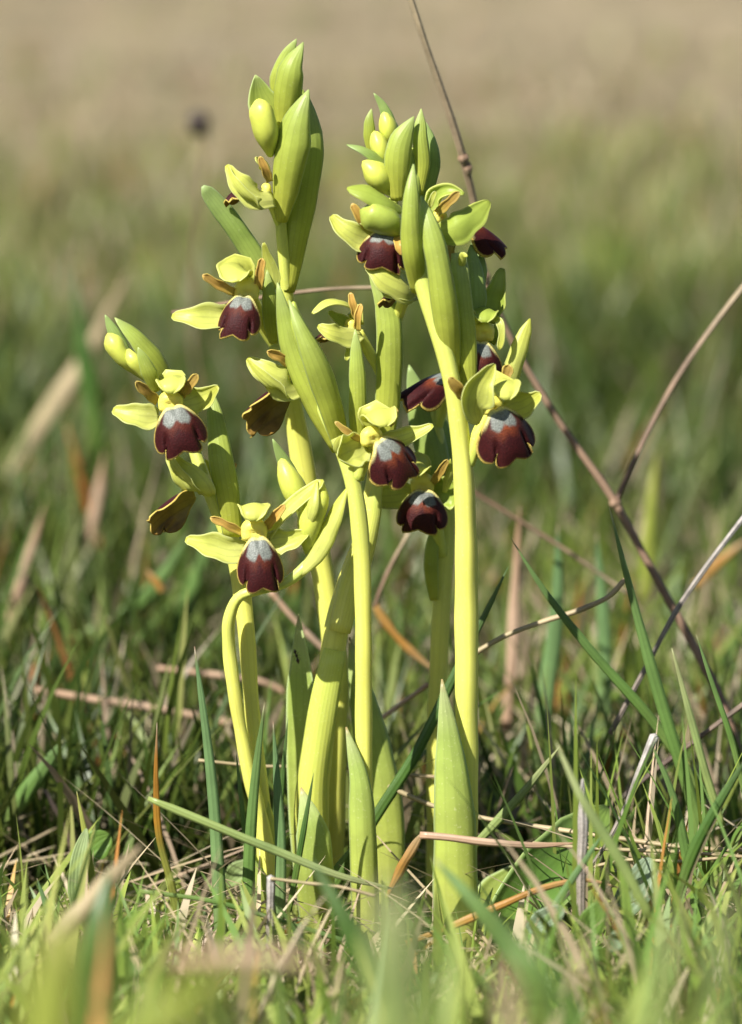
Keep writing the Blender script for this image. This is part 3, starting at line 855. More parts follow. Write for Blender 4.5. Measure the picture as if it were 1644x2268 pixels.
flower(C, (652, 835, 5), 18, -1.2,
       dict(base=(658, 862, 4), tip=(552, 934, -2), width=100, normal=(-.35, .80, .50), dome=.3, curl=.6),
       hood=dict(pts=[(660, 815, 8), (635, 780, 5), (612, 772, 2), (598, 782, 0)], hw=15),
       sepals=[dict(pts=[(668, 850, 2), (635, 850, -3), (590, 826, -4), (548, 794, -1)], hw=38, convex=True, phi=1.15, face=(-.3, -.85, .3)),
               dict(pts=[(650, 870, 1), (612, 858, -6), (575, 828, -6), (549, 796, -2)], hw=20, convex=True, phi=.8, face=(-.7, -.6, .1))],
       petals=[dict(pts=[(655, 812, 0), (622, 792, -3), (592, 778, -5)], hw=11)])

# --- D: slim plant in the middle, in front
D = orchid((812, 2050, -8), 'slim middle orchid with one open flower at its crook and two long folded bracts')
tube('stem', [(812, 2060, -8), (808, 1900, -8), (806, 1596, -8), (805, 1353, -8), (799, 1190, -8), (790, 1110, -8), (775, 1040, -7), (752, 980, -6), (722, 925, -4), (690, 850, -2)],
     [20, 20, 19, 19, 19, 19, 19, 17, 13, 8], STEM, D, n=60)
blade('bract', [(750, 1000, -2), (697, 895, -4), (650, 790, -4), (630, 710, -4), (615, 626, -4)], 32, BRACT, D, phi=1.35, convex=True, face=(-.3, -.9, .2))
blade('bract', [(762, 1000, -5), (735, 890, -12), (697, 790, -15), (664, 720, -13), (640, 665, -10)], 29, BRACT, D, phi=1.35, convex=True, face=(.2, -.9, .2),
      profile=[(0, .62), (.2, .85), (.45, 1), (.7, .8), (.88, .4), (1, .02)])
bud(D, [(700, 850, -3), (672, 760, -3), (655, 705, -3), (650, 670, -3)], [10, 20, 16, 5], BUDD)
blade('bract', [(792, 985, -4), (793, 900, -6), (791, 820, -6), (787, 729, -4)], 19, BRACT, D, phi=.9, convex=True, profile=[(0, .9), (.3, 1), (.6, .95), (.85, .6), (1, .04)])
flower(D, (823, 966, -14), 26, .35,
       dict(base=(834, 976, -16), tip=(897, 1066, -17), width=110, normal=(.25, -.80, .50), spec_size=1.1, red=.35, gap=.35),
       hood=dict(pts=[(822, 950, -8), (828, 915, -11), (838, 908, -16), (848, 925, -19), (852, 945, -20)], hw=38),
       sepals=[dict(pts=[(812, 990, -12), (786, 1000, -15), (764, 1010, -19), (748, 1014, -23)], hw=40, profile=OVAL, face=(.35, -.8, .45), phi=.8),
               dict(pts=[(845, 980, -11), (885, 975, -11), (925, 960, -12), (960, 942, -12)], hw=24, face=(-.2, -.8, .5))],
       petals=[dict(pts=[(800, 975, -13), (772, 958, -15), (742, 934, -15)], hw=7, mat=PETALD),
               dict(pts=[(858, 940, -11), (868, 920, -12), (876, 902, -12)], hw=13, mat=PETALD)])
blade('sepal', [(768, 1012, -12), (752, 985, -15), (760, 965, -16)], 14, SEPALM, D, profile=OVAL, phi=1.0)
tube('ovary', [(823, 975, -10), (806, 1010, -8), (792, 1060, -8)], [16, 17, 15], STEM2, D)

# --- E: thick leaning plant
E = orchid((700, 2090, 8), 'thick-stemmed orchid leaning right, with a broad translucent bract and a side-facing flower')
tube('stem', [(700, 2100, 8), (697, 1850, 8), (698, 1758, 8), (711, 1637, 8), (728, 1515, 9), (746, 1393, 10), (764, 1312, 10), (786, 1250, 11), (808, 1180, 12), (828, 1080, 13), (845, 980, 14), (855, 880, 15), (862, 760, 15), (862, 640, 14), (868, 520, 13), (872, 430, 12), (872, 340, 12)],
     [33, 33, 32, 29, 29, 27, 24, 23, 21, 20, 20, 19, 17, 15, 13, 11, 8], STEM, E, n=90)
blade('sheath_leaf', [(700, 2080, 4), (690, 1900, 3), (690, 1758, 3), (712, 1590, 4), (742, 1440, 5)], 37, STEM2, E, phi=1.25, convex=True, profile=[(0, 1), (.4, .98), (.75, .85), (.93, .75), (1, .66)])
blade('sheath_leaf', [(752, 1400, 5), (768, 1330, 6), (796, 1240, 7), (822, 1150, 8), (838, 1060, 9)], 28, STEM, E, phi=1.25, convex=True, profile=[(0, .85), (.4, 1), (.8, .7), (1, .2)])
blade('bract', [(846, 1010, 10), (858, 900, 9), (863, 780, 8), (856, 680, 9), (832, 620, 11), (812, 580, 12)], 30, BRACT, E, phi=.8, convex=True,
      profile=[(0, .7), (.25, .85), (.5, 1), (.72, .88), (.88, .5), (1, .03)])
flower(E, (776, 718, 8), 15, -.9, dict(base=(770, 732, 10), tip=(700, 754, 8), width=60, normal=(-.3, .3, .9), dome=.25),
       hood=dict(pts=[(793, 720, 11), (785, 688, 10), (755, 667, 6), (722, 672, 3), (692, 694, 1)], hw=20, profile=SEPAL, phi=1.0, convex=True, face=(-.3, -.6, .8)),
       sepals=[dict(pts=[(798, 735, 5), (765, 742, 1), (735, 735, -1), (704, 722, 0)], hw=28, convex=True, phi=.9, face=(-.3, -.85, .4)),
               dict(pts=[(790, 735, 6), (780, 765, 3), (766, 798, 2)], hw=14, phi=.6),
               dict(pts=[(780, 722, 9), (755, 708, 8), (728, 690, 6)], hw=14, mat=SEPALG)],
       petals=[dict(pts=[(790, 705, 5), (782, 675, 4), (776, 648, 4)], hw=8), dict(pts=[(792, 732, 3), (793, 700, 2), (800, 673, 2)], hw=8)])
tube('ovary', [(795, 735, 8), (815, 775, 10), (842, 825, 12), (852, 870, 13)], [11, 12, 11, 8], STEM2, E)
# its closed top
blade('bract', [(868, 360, 14), (866, 290, 14), (848, 235, 14), (828, 206, 14)], 15, BRACT_D, E, phi=.7)
bud(E, [(872, 330, 10), (866, 300, 8), (856, 268, 7), (851, 252, 7)], [7, 20, 18, 8])
blade('bract', [(822, 340, 9), (819, 300, 8), (818, 270, 8), (823, 241, 9)], 13, BRACT, E, phi=.9)
bud(E, [(860, 372, 8), (848, 340, 5), (836, 310, 5), (830, 294, 5)], [9, 20, 19, 8])
blade('bract', [(872, 382, 4), (840, 352, 2), (805, 332, 1), (768, 321, 2)], 14, BRACT_D, E, phi=.8, face=(.2, -.7, .7))
bud(E, [(876, 428, 5), (850, 402, 2), (824, 376, 0), (807, 360, 0)], [12, 27, 25, 9])
blade('bract', [(882, 445, 0), (880, 385, -2), (886, 320, -2), (917, 258, 0)], 29, BRACT, E, phi=1.1, convex=True, profile=[(0, .5), (.2, .8), (.5, 1), (.75, .82), (.9, .4), (1, .02)])
bud(E, [(886, 520, -3), (868, 498, -6), (840, 482, -8), (812, 472, -8), (803, 468, -8)], [16, 29, 34, 27, 12], BUDD)
blade('sepal', [(892, 462, -3), (850, 440, -8), (808, 422, -9), (769, 417, -8)], 29, SEPALG, E, profile=OVAL, phi=.9, convex=True, face=(.1, -.65, .8))
flower(E, (852, 508, 0), 22, 0,
       dict(base=(852, 518, -4), tip=(842, 597, -8), width=112, normal=(0, -.85, .5), spec_size=.7),
       hood=None,
       sepals=[dict(pts=[(838, 532, -2), (800, 528, -4), (765, 510, -5), (734, 478, -3)], hw=31, face=(.1, -.9, .3)),
               dict(pts=[(862, 520, -1), (885, 535, -3), (893, 565, -4)], hw=16)],
       petals=[dict(pts=[(818, 510, -2), (800, 485, -5), (780, 451, -6)], hw=10), dict(pts=[(880, 520, -6), (884, 545, -9), (892, 565, -9)], hw=9)])
tube('ovary', [(855, 515, 4), (860, 560, 8), (863, 610, 12)], [15, 15, 12], STEM2, E)
flower(E, (905, 632, 2), 16, -1.0, dict(base=(912, 640, 2), tip=(850, 668, -4), width=66, normal=(-.2, .3, .9), dome=.25, curl=.6),
       hood=dict(pts=[(915, 615, 4), (880, 598, 2), (840, 585, -2), (812, 582, -4)], hw=18, profile=SEPAL, mat=SEPALM, convex=True, face=(-.1, -.6, .8)),
       sepals=[dict(pts=[(925, 640, -2), (885, 632, -8), (845, 610, -9), (811, 584, -6)], hw=36, convex=True, phi=1.0, face=(-.1, -.9, .3)),
               dict(pts=[(925, 655, -2), (885, 652, -7), (850, 655, -7)], hw=14, convex=False)])
tube('ovary', [(905, 640, 4), (885, 690, 10), (868, 750, 14)], [14, 13, 10], STEM2, E)

# --- F: plant at the back right
Fp = orchid((965, 2060, 34), 'orchid standing behind the tall right stem, with broad soft bracts and one flower below them')
tube('stem', [(966, 2070, 34), (966, 1800, 34), (968, 1596, 34), (976, 1393, 34), (986, 1190, 34), (988, 1100, 33), (976, 1000, 33), (960, 900, 33)],
     [22, 22, 21, 21, 21, 20, 17, 9], STEM, Fp, n=50)
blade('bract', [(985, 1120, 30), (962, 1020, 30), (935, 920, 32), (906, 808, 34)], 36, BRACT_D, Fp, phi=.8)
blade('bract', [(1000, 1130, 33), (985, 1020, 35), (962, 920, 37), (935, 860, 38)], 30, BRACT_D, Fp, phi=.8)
blade('bract', [(962, 1330, 30), (955, 1260, 29), (958, 1200, 29), (966, 1150, 30)], 16, BRACT, Fp, phi=.9)
flower(Fp, (936, 1070, 18), 27, .05,
       dict(base=(940, 1088, 16), tip=(930, 1178, 12), width=116, normal=(-.02, -.88, .45), dome=.36, curl=.3, red=.2, specd=.8),
       hood=dict(pts=[(940, 1055, 24), (932, 1028, 22), (922, 1024, 16), (920, 1040, 12), (922, 1056, 11)], hw=34),
       sepals=[dict(pts=[(920, 1092, 20), (890, 1098, 19), (855, 1102, 18), (830, 1100, 18)], hw=34, profile=OVAL, face=(.1, -.9, .4)),
               dict(pts=[(955, 1090, 20), (985, 1090, 19), (1015, 1085, 18)], hw=40, profile=OVAL, mat=SEPALG)],
       petals=[dict(pts=[(958, 1070, 17), (975, 1045, 14), (992, 1018, 12)], hw=9, mat=PETALD)])
blade('sepal', [(985, 1090, 18), (995, 1050, 14), (998, 1016, 13)], 9, SEPALM, Fp, phi=.8)
tube('ovary', [(940, 1085, 24), (962, 1150, 28), (980, 1230, 32)], [15, 15, 12], STEM2, Fp)
flower(Fp, (1000, 838, 26), 16, -1.0, dict(base=(1005, 838, 22), tip=(890, 893, 12), width=88, normal=(-.10, -.42, .9), dome=.3, red=.5, curl=.8, spec_size=.9),
       hood=None, sepals=[dict(pts=[(990, 850, 26), (1020, 830, 25), (1050, 815, 25)], hw=20)])
tube('ovary', [(1002, 840, 27), (985, 890, 31), (968, 950, 33)], [12, 13, 11], STEM2, Fp)

# --- G: tall front right plant
G = orchid((1030, 2080, -16), 'tall thick yellow-stemmed orchid at the right, crowded with flowers and long bracts')
tube('stem', [(1030, 2090, -16), (1032, 1900, -16), (1034, 1596, -16), (1033, 1393, -16), (1032, 1190, -16), (1028, 1080, -16), (1020, 974, -16), (1008, 886, -16), (990, 798, -15), (962, 710, -14), (938, 630, -13), (920, 560, -12), (912, 480, -10), (915, 430, -6)],
     [27, 27, 26, 26, 25, 23, 21, 20, 20, 19, 19, 19, 14, 6], STEM, G, n=80)
blade('bract', [(930, 650, -12), (915, 560, -19), (910, 480, -20), (912, 420, -19), (916, 364, -16)], 23, BRACT, G, phi=1.4, convex=True,
      profile=[(0, .75), (.25, .98), (.5, 1), (.75, .72), (.9, .38), (1, .04)])
blade('bract', [(1000, 830, -13), (989, 710, -19), (972, 590, -20), (952, 500, -18), (933, 434, -14)], 28, BRACT, G, phi=1.4, convex=True,
      profile=[(0, .75), (.2, .95), (.5, 1), (.75, .85), (.9, .5), (1, .04)])
blade('bract', [(1040, 900, -12), (1036, 800, -13), (1028, 700, -13), (1020, 620, -12), (1016, 560, -10)], 22, BRACT, G, phi=1.0, convex=True, profile=[(0, .5), (.2, .9), (.6, 1), (.9, .9), (1, .7)])
blade('bract', [(928, 430, 2), (936, 360, 1), (931, 300, 1), (933, 241, 3)], 17, BRACT, G, phi=.9, convex=True, profile=[(0, .5), (.3, .9), (.6, 1), (.82, .75), (1, .03)])
blade('bract', [(936, 450, 7), (952, 380, 7), (953, 320, 7), (942, 270, 8)], 21, BRACT_D, G, phi=1.0)
bud(G, [(920, 430, 2), (918, 380, 3), (914, 330, 5)], [12, 14, 6], BUDD)
flower(G, (975, 478, -6), 18, .7,
       dict(base=(1024, 500, 0), tip=(1112, 557, 2), width=66, normal=(.35, -.50, .8), dome=.4, curl=.6, spec_size=.1),
       hood=dict(pts=[(950, 470, 0), (965, 440, 0), (995, 424, -2), (1028, 430, -3)], hw=20, profile=SEPAL, mat=SEPALG, convex=False, face=(.2, -.8, .5)),
       sepals=[dict(pts=[(975, 520, -8), (1012, 508, -10), (1050, 480, -9), (1084, 446, -6)], hw=37, mat=SEPALG, face=(.2, -.9, .2), convex=True, phi=.7)],
       petals=[dict(pts=[(968, 472, -8), (992, 450, -11), (1018, 425, -12)], hw=10, mat=PETALD), dict(pts=[(952, 458, -6), (958, 438, -7), (965, 424, -7)], hw=6, mat=SEPALM),
               dict(pts=[(1000, 545, -6), (998, 565, -8), (1003, 590, -9)], hw=9, mat=PETALD)])
tube('ovary', [(975, 485, -4), (958, 540, -8), (945, 610, -12)], [14, 14, 10], STEM2, G)
blade('bract', [(1036, 760, -4), (1046, 680, -4), (1048, 610, -3), (1044, 540, -1)], 30, BRACT_D, G, phi=.9)
blade('bract', [(1058, 660, 0), (1066, 610, 0), (1060, 560, 2), (1050, 530, 3)], 12, BRACT_D, G, phi=.7)
blade('sepal', [(1030, 600, -9), (1024, 580, -12), (1026, 564, -13), (1036, 568, -14)], 8, SEPALM, G, phi=.9, profile=OVAL)
flower(G, (1070, 733, -4), 26, .1,
       dict(base=(1066, 758, -6), tip=(1056, 850, -9), width=108, normal=(-.1, -.88, .4), spec_size=.8),
       hood=dict(pts=[(1072, 715, 2), (1074, 690, 0), (1074, 684, -6), (1074, 698, -10), (1074, 714, -11)], hw=30, mat=SEPALG, phi=1.0),
       sepals=[dict(pts=[(1082, 715, 3), (1090, 680, 3), (1100, 640, 3), (1113, 594, 4)], hw=27, mat=SEPALG, face=(0, -1, .1), convex=False),
               dict(pts=[(1062, 715, -4), (1052, 700, -9), (1046, 686, -11)], hw=9)],
       petals=[dict(pts=[(1090, 706, -5), (1106, 712, -9), (1112, 742, -10), (1105, 775, -10)], hw=8, mat=SEPALM),
               dict(pts=[(1088, 760, 0), (1100, 740, -1), (1108, 700, 0)], hw=10, mat=SEPALG)])
tube('ovary', [(1068, 740, 0), (1052, 800, -6), (1030, 880, -13)], [15, 15, 12], STEM2, G)
blade('bract', [(1122, 870, -6), (1138, 810, -7), (1155, 760, -6), (1174, 706, -4)], 20, SEPALM, G, phi=1.0, convex=True, profile=[(0, .75), (.3, 1), (.6, .95), (.85, .65), (1, .05)])
flower(G, (1092, 898, -20), 25, .35,
       dict(base=(1094, 906, -22), tip=(1140, 1018, -24), width=118, normal=(.15, -.85, .45), gap=.4, red=.5, spec_size=.9),
       hood=dict(pts=[(1098, 880, -14), (1104, 846, -16), (1114, 842, -22), (1122, 862, -26), (1124, 886, -27)], hw=34),
       sepals=[dict(pts=[(1058, 940, -24), (1048, 900, -27), (1064, 855, -28), (1096, 806, -26)], hw=37, face=(.3, -.9, .2), phi=.7, profile=[(0, .1), (.18, .6), (.42, 1), (.65, .85), (.85, .5), (1, .06)]),
               dict(pts=[(1118, 912, -17), (1145, 905, -17), (1172, 892, -19), (1198, 872, -21)], hw=34, face=(-.1, -.9, .3))],
       petals=[dict(pts=[(1035, 885, -20), (1014, 860, -23), (994, 836, -24)], hw=13, mat=PETALD), dict(pts=[(1112, 860, -14), (1120, 835, -14), (1128, 808, -14)], hw=13, mat=PETALD)])
tube('ovary', [(1092, 905, -16), (1062, 960, -16), (1040, 1030, -16)], [16, 17, 12], STEM2, G)

# basal leaves, each with its own plant
blade('basal_leaf', [(690, 2080, 14), (676, 1900, 15), (668, 1700, 16), (668, 1500, 16), (661, 1360, 17)], 36, LEAF, C, phi=.6, convex=False, n=26,
      profile=[(0, .6), (.3, .8), (.6, .95), (.78, .9), (.9, .5), (1, .02)], face=(-.35, -.9, .2))
blade('basal_leaf', [(716, 2140, -2), (700, 2020, -6), (698, 1920, -9), (690, 1830, -9), (667, 1744, -6)], 44, LEAF, E, phi=.8, convex=True, n=24,
      profile=[(0, .6), (.25, .85), (.5, 1), (.75, .82), (.9, .4), (1, .03)])
blade('sheath_leaf', [(812, 2080, -12), (808, 1960, -14), (803, 1850, -14), (798, 1740, -13), (767, 1610, -10)], 31, LEAF, D, phi=1.2, convex=True, n=24,
      profile=[(0, .9), (.4, 1), (.65, .88), (.85, .5), (1, .03)])
blade('basal_leaf', [(862, 2040, 20), (858, 1900, 18), (842, 1750, 18), (812, 1590, 19), (774, 1410, 22)], 46, LEAF, Fp, phi=.8, convex=True, n=24)
blade('sheath_leaf', [(1012, 2130, -22), (1010, 2000, -25), (1008, 1850, -25), (998, 1680, -24), (979, 1504, -20)], 49, LEAF, G, phi=1.0, convex=True, n=26,
      profile=[(0, .92), (.3, 1), (.5, .96), (.72, .7), (.88, .34), (1, .02)])
blade('basal_leaf', [(1070, 2120, -12), (1130, 2030, -18), (1220, 1930, -10), (1300, 1840, 5), (1345, 1788, 12)], 76, LEAF_G, G, phi=.75, convex=False, n=24, m=12,
      profile=[(0, .4), (.25, .8), (.5, 1), (.75, .85), (.92, .5), (1, .1)], face=(.5, -.6, .6))
blade('basal_leaf', [(1050, 2110, 10), (1075, 2030, 12), (1110, 1970, 18), (1160, 1910, 22)], 50, LEAF, G, phi=.6, convex=False)
blade('basal_leaf', [(1060, 2140, -24), (1150, 2110, -45), (1280, 2120, -50), (1400, 2080, -40)], 60, LEAF_G, G, phi=.5, convex=False, n=24, m=10, profile=OVAL, face=(.1, -.5, .9))
blade('basal_leaf', [(590, 2080, -2), (575, 1980, -4), (560, 1880, -5)], 20, LEAF, A, phi=.8)
blade('basal_leaf', [(620, 2090, -6), (600, 1990, -8), (548, 1890, -8), (540, 1855, -7)], 16, LEAF, B, phi=.7)

# ------------------------------------------------------------------ single blades, straws and twigs one can pick out
def gb(label, pts, w_, mat, **k):
    o = blade('grass_blade', pts, w_ / 2, mat, profile=k.pop('profile', GRASS), phi=k.pop('phi', .45), n=k.pop('n', 22), m=4, thick=.0002, wob=.04, **k)
    return tag(o, label, 'grass blade', 'grass blades standing out round the orchids')

def straw(label, pts, w_, mat, name='straw', **k):
    rad = k.pop('rad', None) or [w_ / 2] * len(pts)
    o = tube(name, pts, rad, mat, n=k.pop('n', 30), seg=8, wob=.10)
    return tag(o, label, name.replace('_', ' '), 'dry straws and twigs among the grass')

def dryblade(label, pts, w_, mat, **k):
    o = blade('dead_grass_blade', pts, w_ / 2, mat, profile=k.pop('profile', GRASS), phi=.6, n=22, m=4, thick=.0002, wob=.10, **k)
    return tag(o, label, 'grass blade', 'withered grass blades among the green')

gb('tall straight blue-green blade left of the bowed orchid stem', [(492, 2200, -24), (487, 2000, -24), (466, 1700, -24), (431, 1432, -24)], 30, G_BLUE, profile=[(0, .9), (.3, 1), (.6, .8), (.85, .5), (1, .05)])
gb('dark pointed blade crossing in front of the two left stems', [(552, 2210, -28), (551, 1950, -28), (562, 1760, -28), (586, 1556, -28)], 28, G_MID)
gb('green blade rising just right of the yellow left stem base', [(612, 2150, -22), (622, 1900, -22), (614, 1730, -22), (605, 1598, -22)], 26, G_BLUE)
gb('thin blade close beside the left edge of the tall pale leaf', [(622, 2000, 2), (620, 1820, 2), (628, 1700, 2), (638, 1590, 2)], 14, G_DARK)
gb('short thin blade with pale tip beside the bowed stem', [(556, 1960, -14), (540, 1820, -14), (523, 1664, -14)], 12, G_MID)
gb('pale blade slanting down across the feet of the orchids', [(328, 1768, -40), (440, 1815, -42), (600, 1880, -44), (760, 1942, -44), (870, 1968, -40)], 20, G_LITE, profile=[(0, .5), (.1, .9), (.5, 1), (.85, .7), (1, .2)])
gb('thin green stalk lying low across the left foreground', [(310, 1974, -55), (470, 1996, -56), (630, 2042, -56), (790, 2092, -54)], 10, G_MID, profile=EVEN)
gb('long dark diagonal blade passing behind the thick right stem', [(680, 2070, 4), (760, 1930, 6), (832, 1810, 8), (915, 1680, 10), (1010, 1490, 12), (1080, 1350, 14), (1126, 1255, 14)], 25, G_DARK, profile=[(0, .8), (.4, 1), (.7, .85), (.9, .5), (1, .04)])
gb('second diagonal blade behind the middle sheath leaf', [(560, 2200, -8), (660, 2050, -4), (740, 1930, 0), (800, 1850, 2)], 22, G_MID)
gb('short upright blade with cut tip near the downy leaf', [(212, 2010, -30), (198, 1900, -30), (170, 1752, -30)], 15, G_YEL)
gb('browning blade with dark twisted tip left of the clump', [(412, 2120, -20), (380, 1960, -20), (352, 1850, -20), (346, 1740, -20), (348, 1600, -20)], 17, G_BICOL)
gb('green blade slanting from lower right towards the thick stem', [(1560, 1760, 20), (1440, 1590, 18), (1300, 1430, 16), (1200, 1300, 15), (1132, 1192, 15)], 22, G_MID)
gb('tall blade crossing the grey diagonal twig at the right', [(1580, 2010, 10), (1540, 1800, 10), (1475, 1590, 10), (1408, 1350, 10), (1350, 1125, 10)], 28, G_MID)
gb('blade with straw tip slanting away from the big sheath leaf', [(1040, 1885, 0), (1110, 1810, 0), (1180, 1730, 0), (1241, 1652, 0)], 20, G_LITE)
gb('pale upright blade leaning left at the right side', [(1600, 1830, 0), (1560, 1700, 0), (1525, 1570, 0), (1488, 1435, 0)], 18, G_LITE)
gb('narrow green blade close to the right border', [(1650, 1760, -10), (1615, 1620, -10), (1580, 1520, -10), (1542, 1405, -10)], 13, G_MID)
gb('broad dark blade slanting across in front at the right', [(1495, 2010, -60), (1530, 1900, -60), (1580, 1800, -60), (1660, 1670, -60)], 26, G_DARK)
gb('stiff green blade standing in the right thicket', [(1560, 2110, -30), (1530, 1950, -30), (1490, 1760, -30), (1440, 1640, -30)], 22, G_MID)
gb('blue-green blade leaning across the grey upright twig', [(1180, 2110, -70), (1240, 1990, -72), (1300, 1900, -72), (1340, 1840, -72)], 18, G_BLUE)
gb('soft long blade arching across the big rosette leaf', [(1440, 2030, -110), (1370, 1900, -110), (1290, 1770, -110), (1230, 1640, -105)], 24, G_LITE)
gb('short bluish blade at the left border of the turf', [(120, 2080, -40), (100, 2000, -40), (82, 1945, -40)], 13, G_BLUE)
gb('short dark blade standing before the striped leaf', [(640, 2020, -30), (662, 1900, -30), (695, 1712, -30)], 14, G_DARK)
gb('broad blade behind leaning left from the turf', [(0, 1830, 60), (70, 1740, 60), (140, 1640, 60)], 40, G_MID)
gb('blurred blue-green upright blade behind the thick right stem', [(1190, 1760, 150), (1215, 1500, 150), (1232, 1380, 150), (1236, 1160, 150)], 40, G_BLUE)
gb('blurred green blade half hidden by the pale slanting blade', [(1330, 1700, 180), (1340, 1450, 180), (1322, 1180, 180)], 34, G_BLUE)
gb('soft yellow-green blade rising behind the forked stem', [(1430, 1330, 320), (1440, 1150, 320), (1455, 1000, 320)], 28, G_YEL)
gb('dark soft blade crossing the pale blurred straw at the left', [(230, 1060, 520), (205, 900, 520), (180, 740, 520), (165, 590, 520)], 40, G_DARK)
gb('dim green blade leaning left behind the left orchid', [(330, 1560, 260), (400, 1380, 260), (470, 1190, 260), (520, 1090, 260)], 34, G_MID)
gb('dim grassy blade arching behind the left flower', [(170, 1420, 250), (280, 1360, 250), (350, 1290, 250), (420, 1180, 250)], 38, G_MID)

# close to the lens, soft
gb('very soft pale blade close to the lens before the middle orchids', [(890, 2420, -520), (880, 2250, -520), (872, 2100, -520), (862, 1960, -520)], 110, G_LITE, profile=[(0, 1), (.6, 1), (.85, .75), (1, .2)])
gb('soft dark green blade crossing before the middle orchid feet', [(880, 2320, -200), (830, 2180, -200), (770, 2050, -200), (690, 1905, -195)], 50, G_DARK)
gb('soft yellow-green blade close to the lens at the lower left', [(90, 2420, -520), (110, 2250, -520), (130, 2120, -520), (150, 2030, -520)], 120, G_YEL, profile=[(0, 1), (.6, 1), (.85, .7), (1, .2)])
gb('soft dark blade standing before the downy leaf', [(200, 2380, -220), (210, 2200, -220), (225, 2050, -220), (240, 1930, -215)], 90, G_DARK)
gb('soft broad blade bending in from the lower edge', [(250, 2330, -520), (380, 2250, -520), (480, 2180, -515), (560, 2140, -510)], 90, G_YEL)
gb('soft green blade slanting below the orange withered blade', [(1230, 2330, -170), (1150, 2130, -170), (1060, 2010, -170), (960, 1900, -165)], 46, G_MID)
gb('soft bright blade low at the right of the clump', [(1320, 2400, -470), (1260, 2250, -470), (1180, 2120, -470), (1110, 2050, -465)], 60, G_MID)
gb('soft pale green blade near the right border', [(1610, 2400, -480), (1590, 2230, -480), (1600, 2080, -480), (1625, 1960, -480)], 50, G_LITE)
gb('soft light blade rising at the lower right', [(1440, 2400, -430), (1455, 2250, -430), (1490, 2090, -430), (1500, 1990, -430)], 50, G_LITE)
dryblade('soft tan stub close to the lens right of the clump', [(1150, 2400, -470), (1135, 2270, -470), (1115, 2140, -470)], 50, STRAW, profile=[(0, 1), (.8, .95), (1, .5)])
dryblade('soft tan blade lying across the lower left foreground', [(380, 2130, -430), (520, 2120, -435), (680, 2130, -435), (780, 2160, -430)], 34, PINKSTRAW)
dryblade('soft brownish blade leaning from the downy leaf', [(110, 2090, -180), (190, 2010, -180), (260, 1930, -180), (315, 1870, -180)], 46, STRAW)

# withered blades
dryblade('pinkish withered blade bent across the big sheath leaf', [(930, 1850, -40), (990, 1855, -41), (1100, 1868, -42), (1200, 1872, -40), (1290, 1866, -38)], 17, PINKSTRAW)
dryblade('bright orange withered blade end below the bend', [(855, 1990, -36), (880, 1940, -38), (905, 1895, -40), (934, 1848, -40)], 24, ORANGE, profile=[(0, .2), (.4, .8), (.7, 1), (.9, .6), (1, .3)])
dryblade('long orange blade slanting over the base of the right orchid', [(900, 2090, -52), (980, 2060, -54), (1100, 2010, -54), (1210, 1965, -52), (1300, 1950, -50), (1390, 1972, -48)], 17, ORANGE)
dryblade('upright ochre blade blurred behind the right stem', [(1120, 1640, 170), (1135, 1440, 170), (1142, 1290, 170), (1152, 1120, 170)], 26, PINKSTRAW)
dryblade('orange bent blade seen between the middle stems', [(830, 1340, 120), (870, 1400, 120), (920, 1450, 120), (970, 1490, 120)], 19, ORANGE)
dryblade('rust-red blade standing at the far left', [(100, 1660, 200), (85, 1560, 200), (68, 1440, 200)], 22, RUST)
dryblade('reddish soft blade rising behind the left orchid', [(230, 1260, 420), (190, 1100, 420), (145, 930, 420)], 22, RUST)
dryblade('tan soft blade rising beside the reddish one', [(190, 1230, 380), (215, 1110, 380), (232, 1000, 380)], 24, PINKSTRAW)
dryblade('brown-pink soft blade leaning left above the turf', [(20, 1380, 300), (60, 1240, 300), (100, 1110, 300)], 22, PINKSTRAW)
dryblade('orange soft blade slanting in from the right border', [(1540, 1300, 240), (1600, 1240, 240), (1660, 1190, 240)], 20, ORANGE)
dryblade('long pale blurred straw slanting at the left', [(10, 1090, 560), (80, 960, 560), (190, 790, 560), (290, 590, 560)], 40, STRAW)
dryblade('small orange flake under the left open flower', [(360, 1310, 200), (335, 1275, 200), (325, 1262, 200)], 18, ORANGE)

# straws and twigs
straw('thin straw running behind the stems above the turf', [(440, 1684, 20), (560, 1696, 22), (760, 1700, 30), (900, 1716, 30), (985, 1722, 30)], 8, STRAW)
straw('jointed straw running right behind the big sheath leaf', [(860, 1742, 10), (960, 1785, 8), (1060, 1810, 4), (1200, 1832, 0), (1380, 1858, -6), (1500, 1875, -10), (1650, 1885, -12)], 11, STRAW)
straw('second straw just beneath the jointed one', [(1180, 1868, -20), (1330, 1880, -20), (1480, 1886, -20), (1650, 1898, -20)], 9, STRAW)
straw('curved pale straw above the clover leaves', [(1290, 1925, -25), (1390, 1905, -25), (1500, 1908, -25), (1600, 1900, -25)], 8, STRAW)
straw('weathered grey upright twig with splintered top', [(1284, 2150, -62), (1286, 2040, -62), (1289, 1900, -62), (1292, 1830, -62), (1290, 1760, -62), (1291, 1725, -62)], 22, GREYTWIG, name='twig', rad=[10, 10, 11, 12, 7, 3], n=44)
straw('greyish broken stub among the left blades', [(598, 2130, -60), (599, 2030, -60), (600, 1942, -60)], 18, GREYTWIG, name='twig')
straw('bent straw hanging from the broken grey stub', [(600, 1946, -61), (680, 1956, -61), (760, 1966, -60), (830, 1984, -60)], 8, STRAW)
straw('grey stalk with flattened top leaning right over the rosette leaf', [(1240, 2000, -40), (1330, 1890, -42), (1385, 1790, -42), (1420, 1700, -42), (1450, 1630, -42)], 12, GREYTWIG, name='twig', rad=[5, 5, 6, 8, 11])
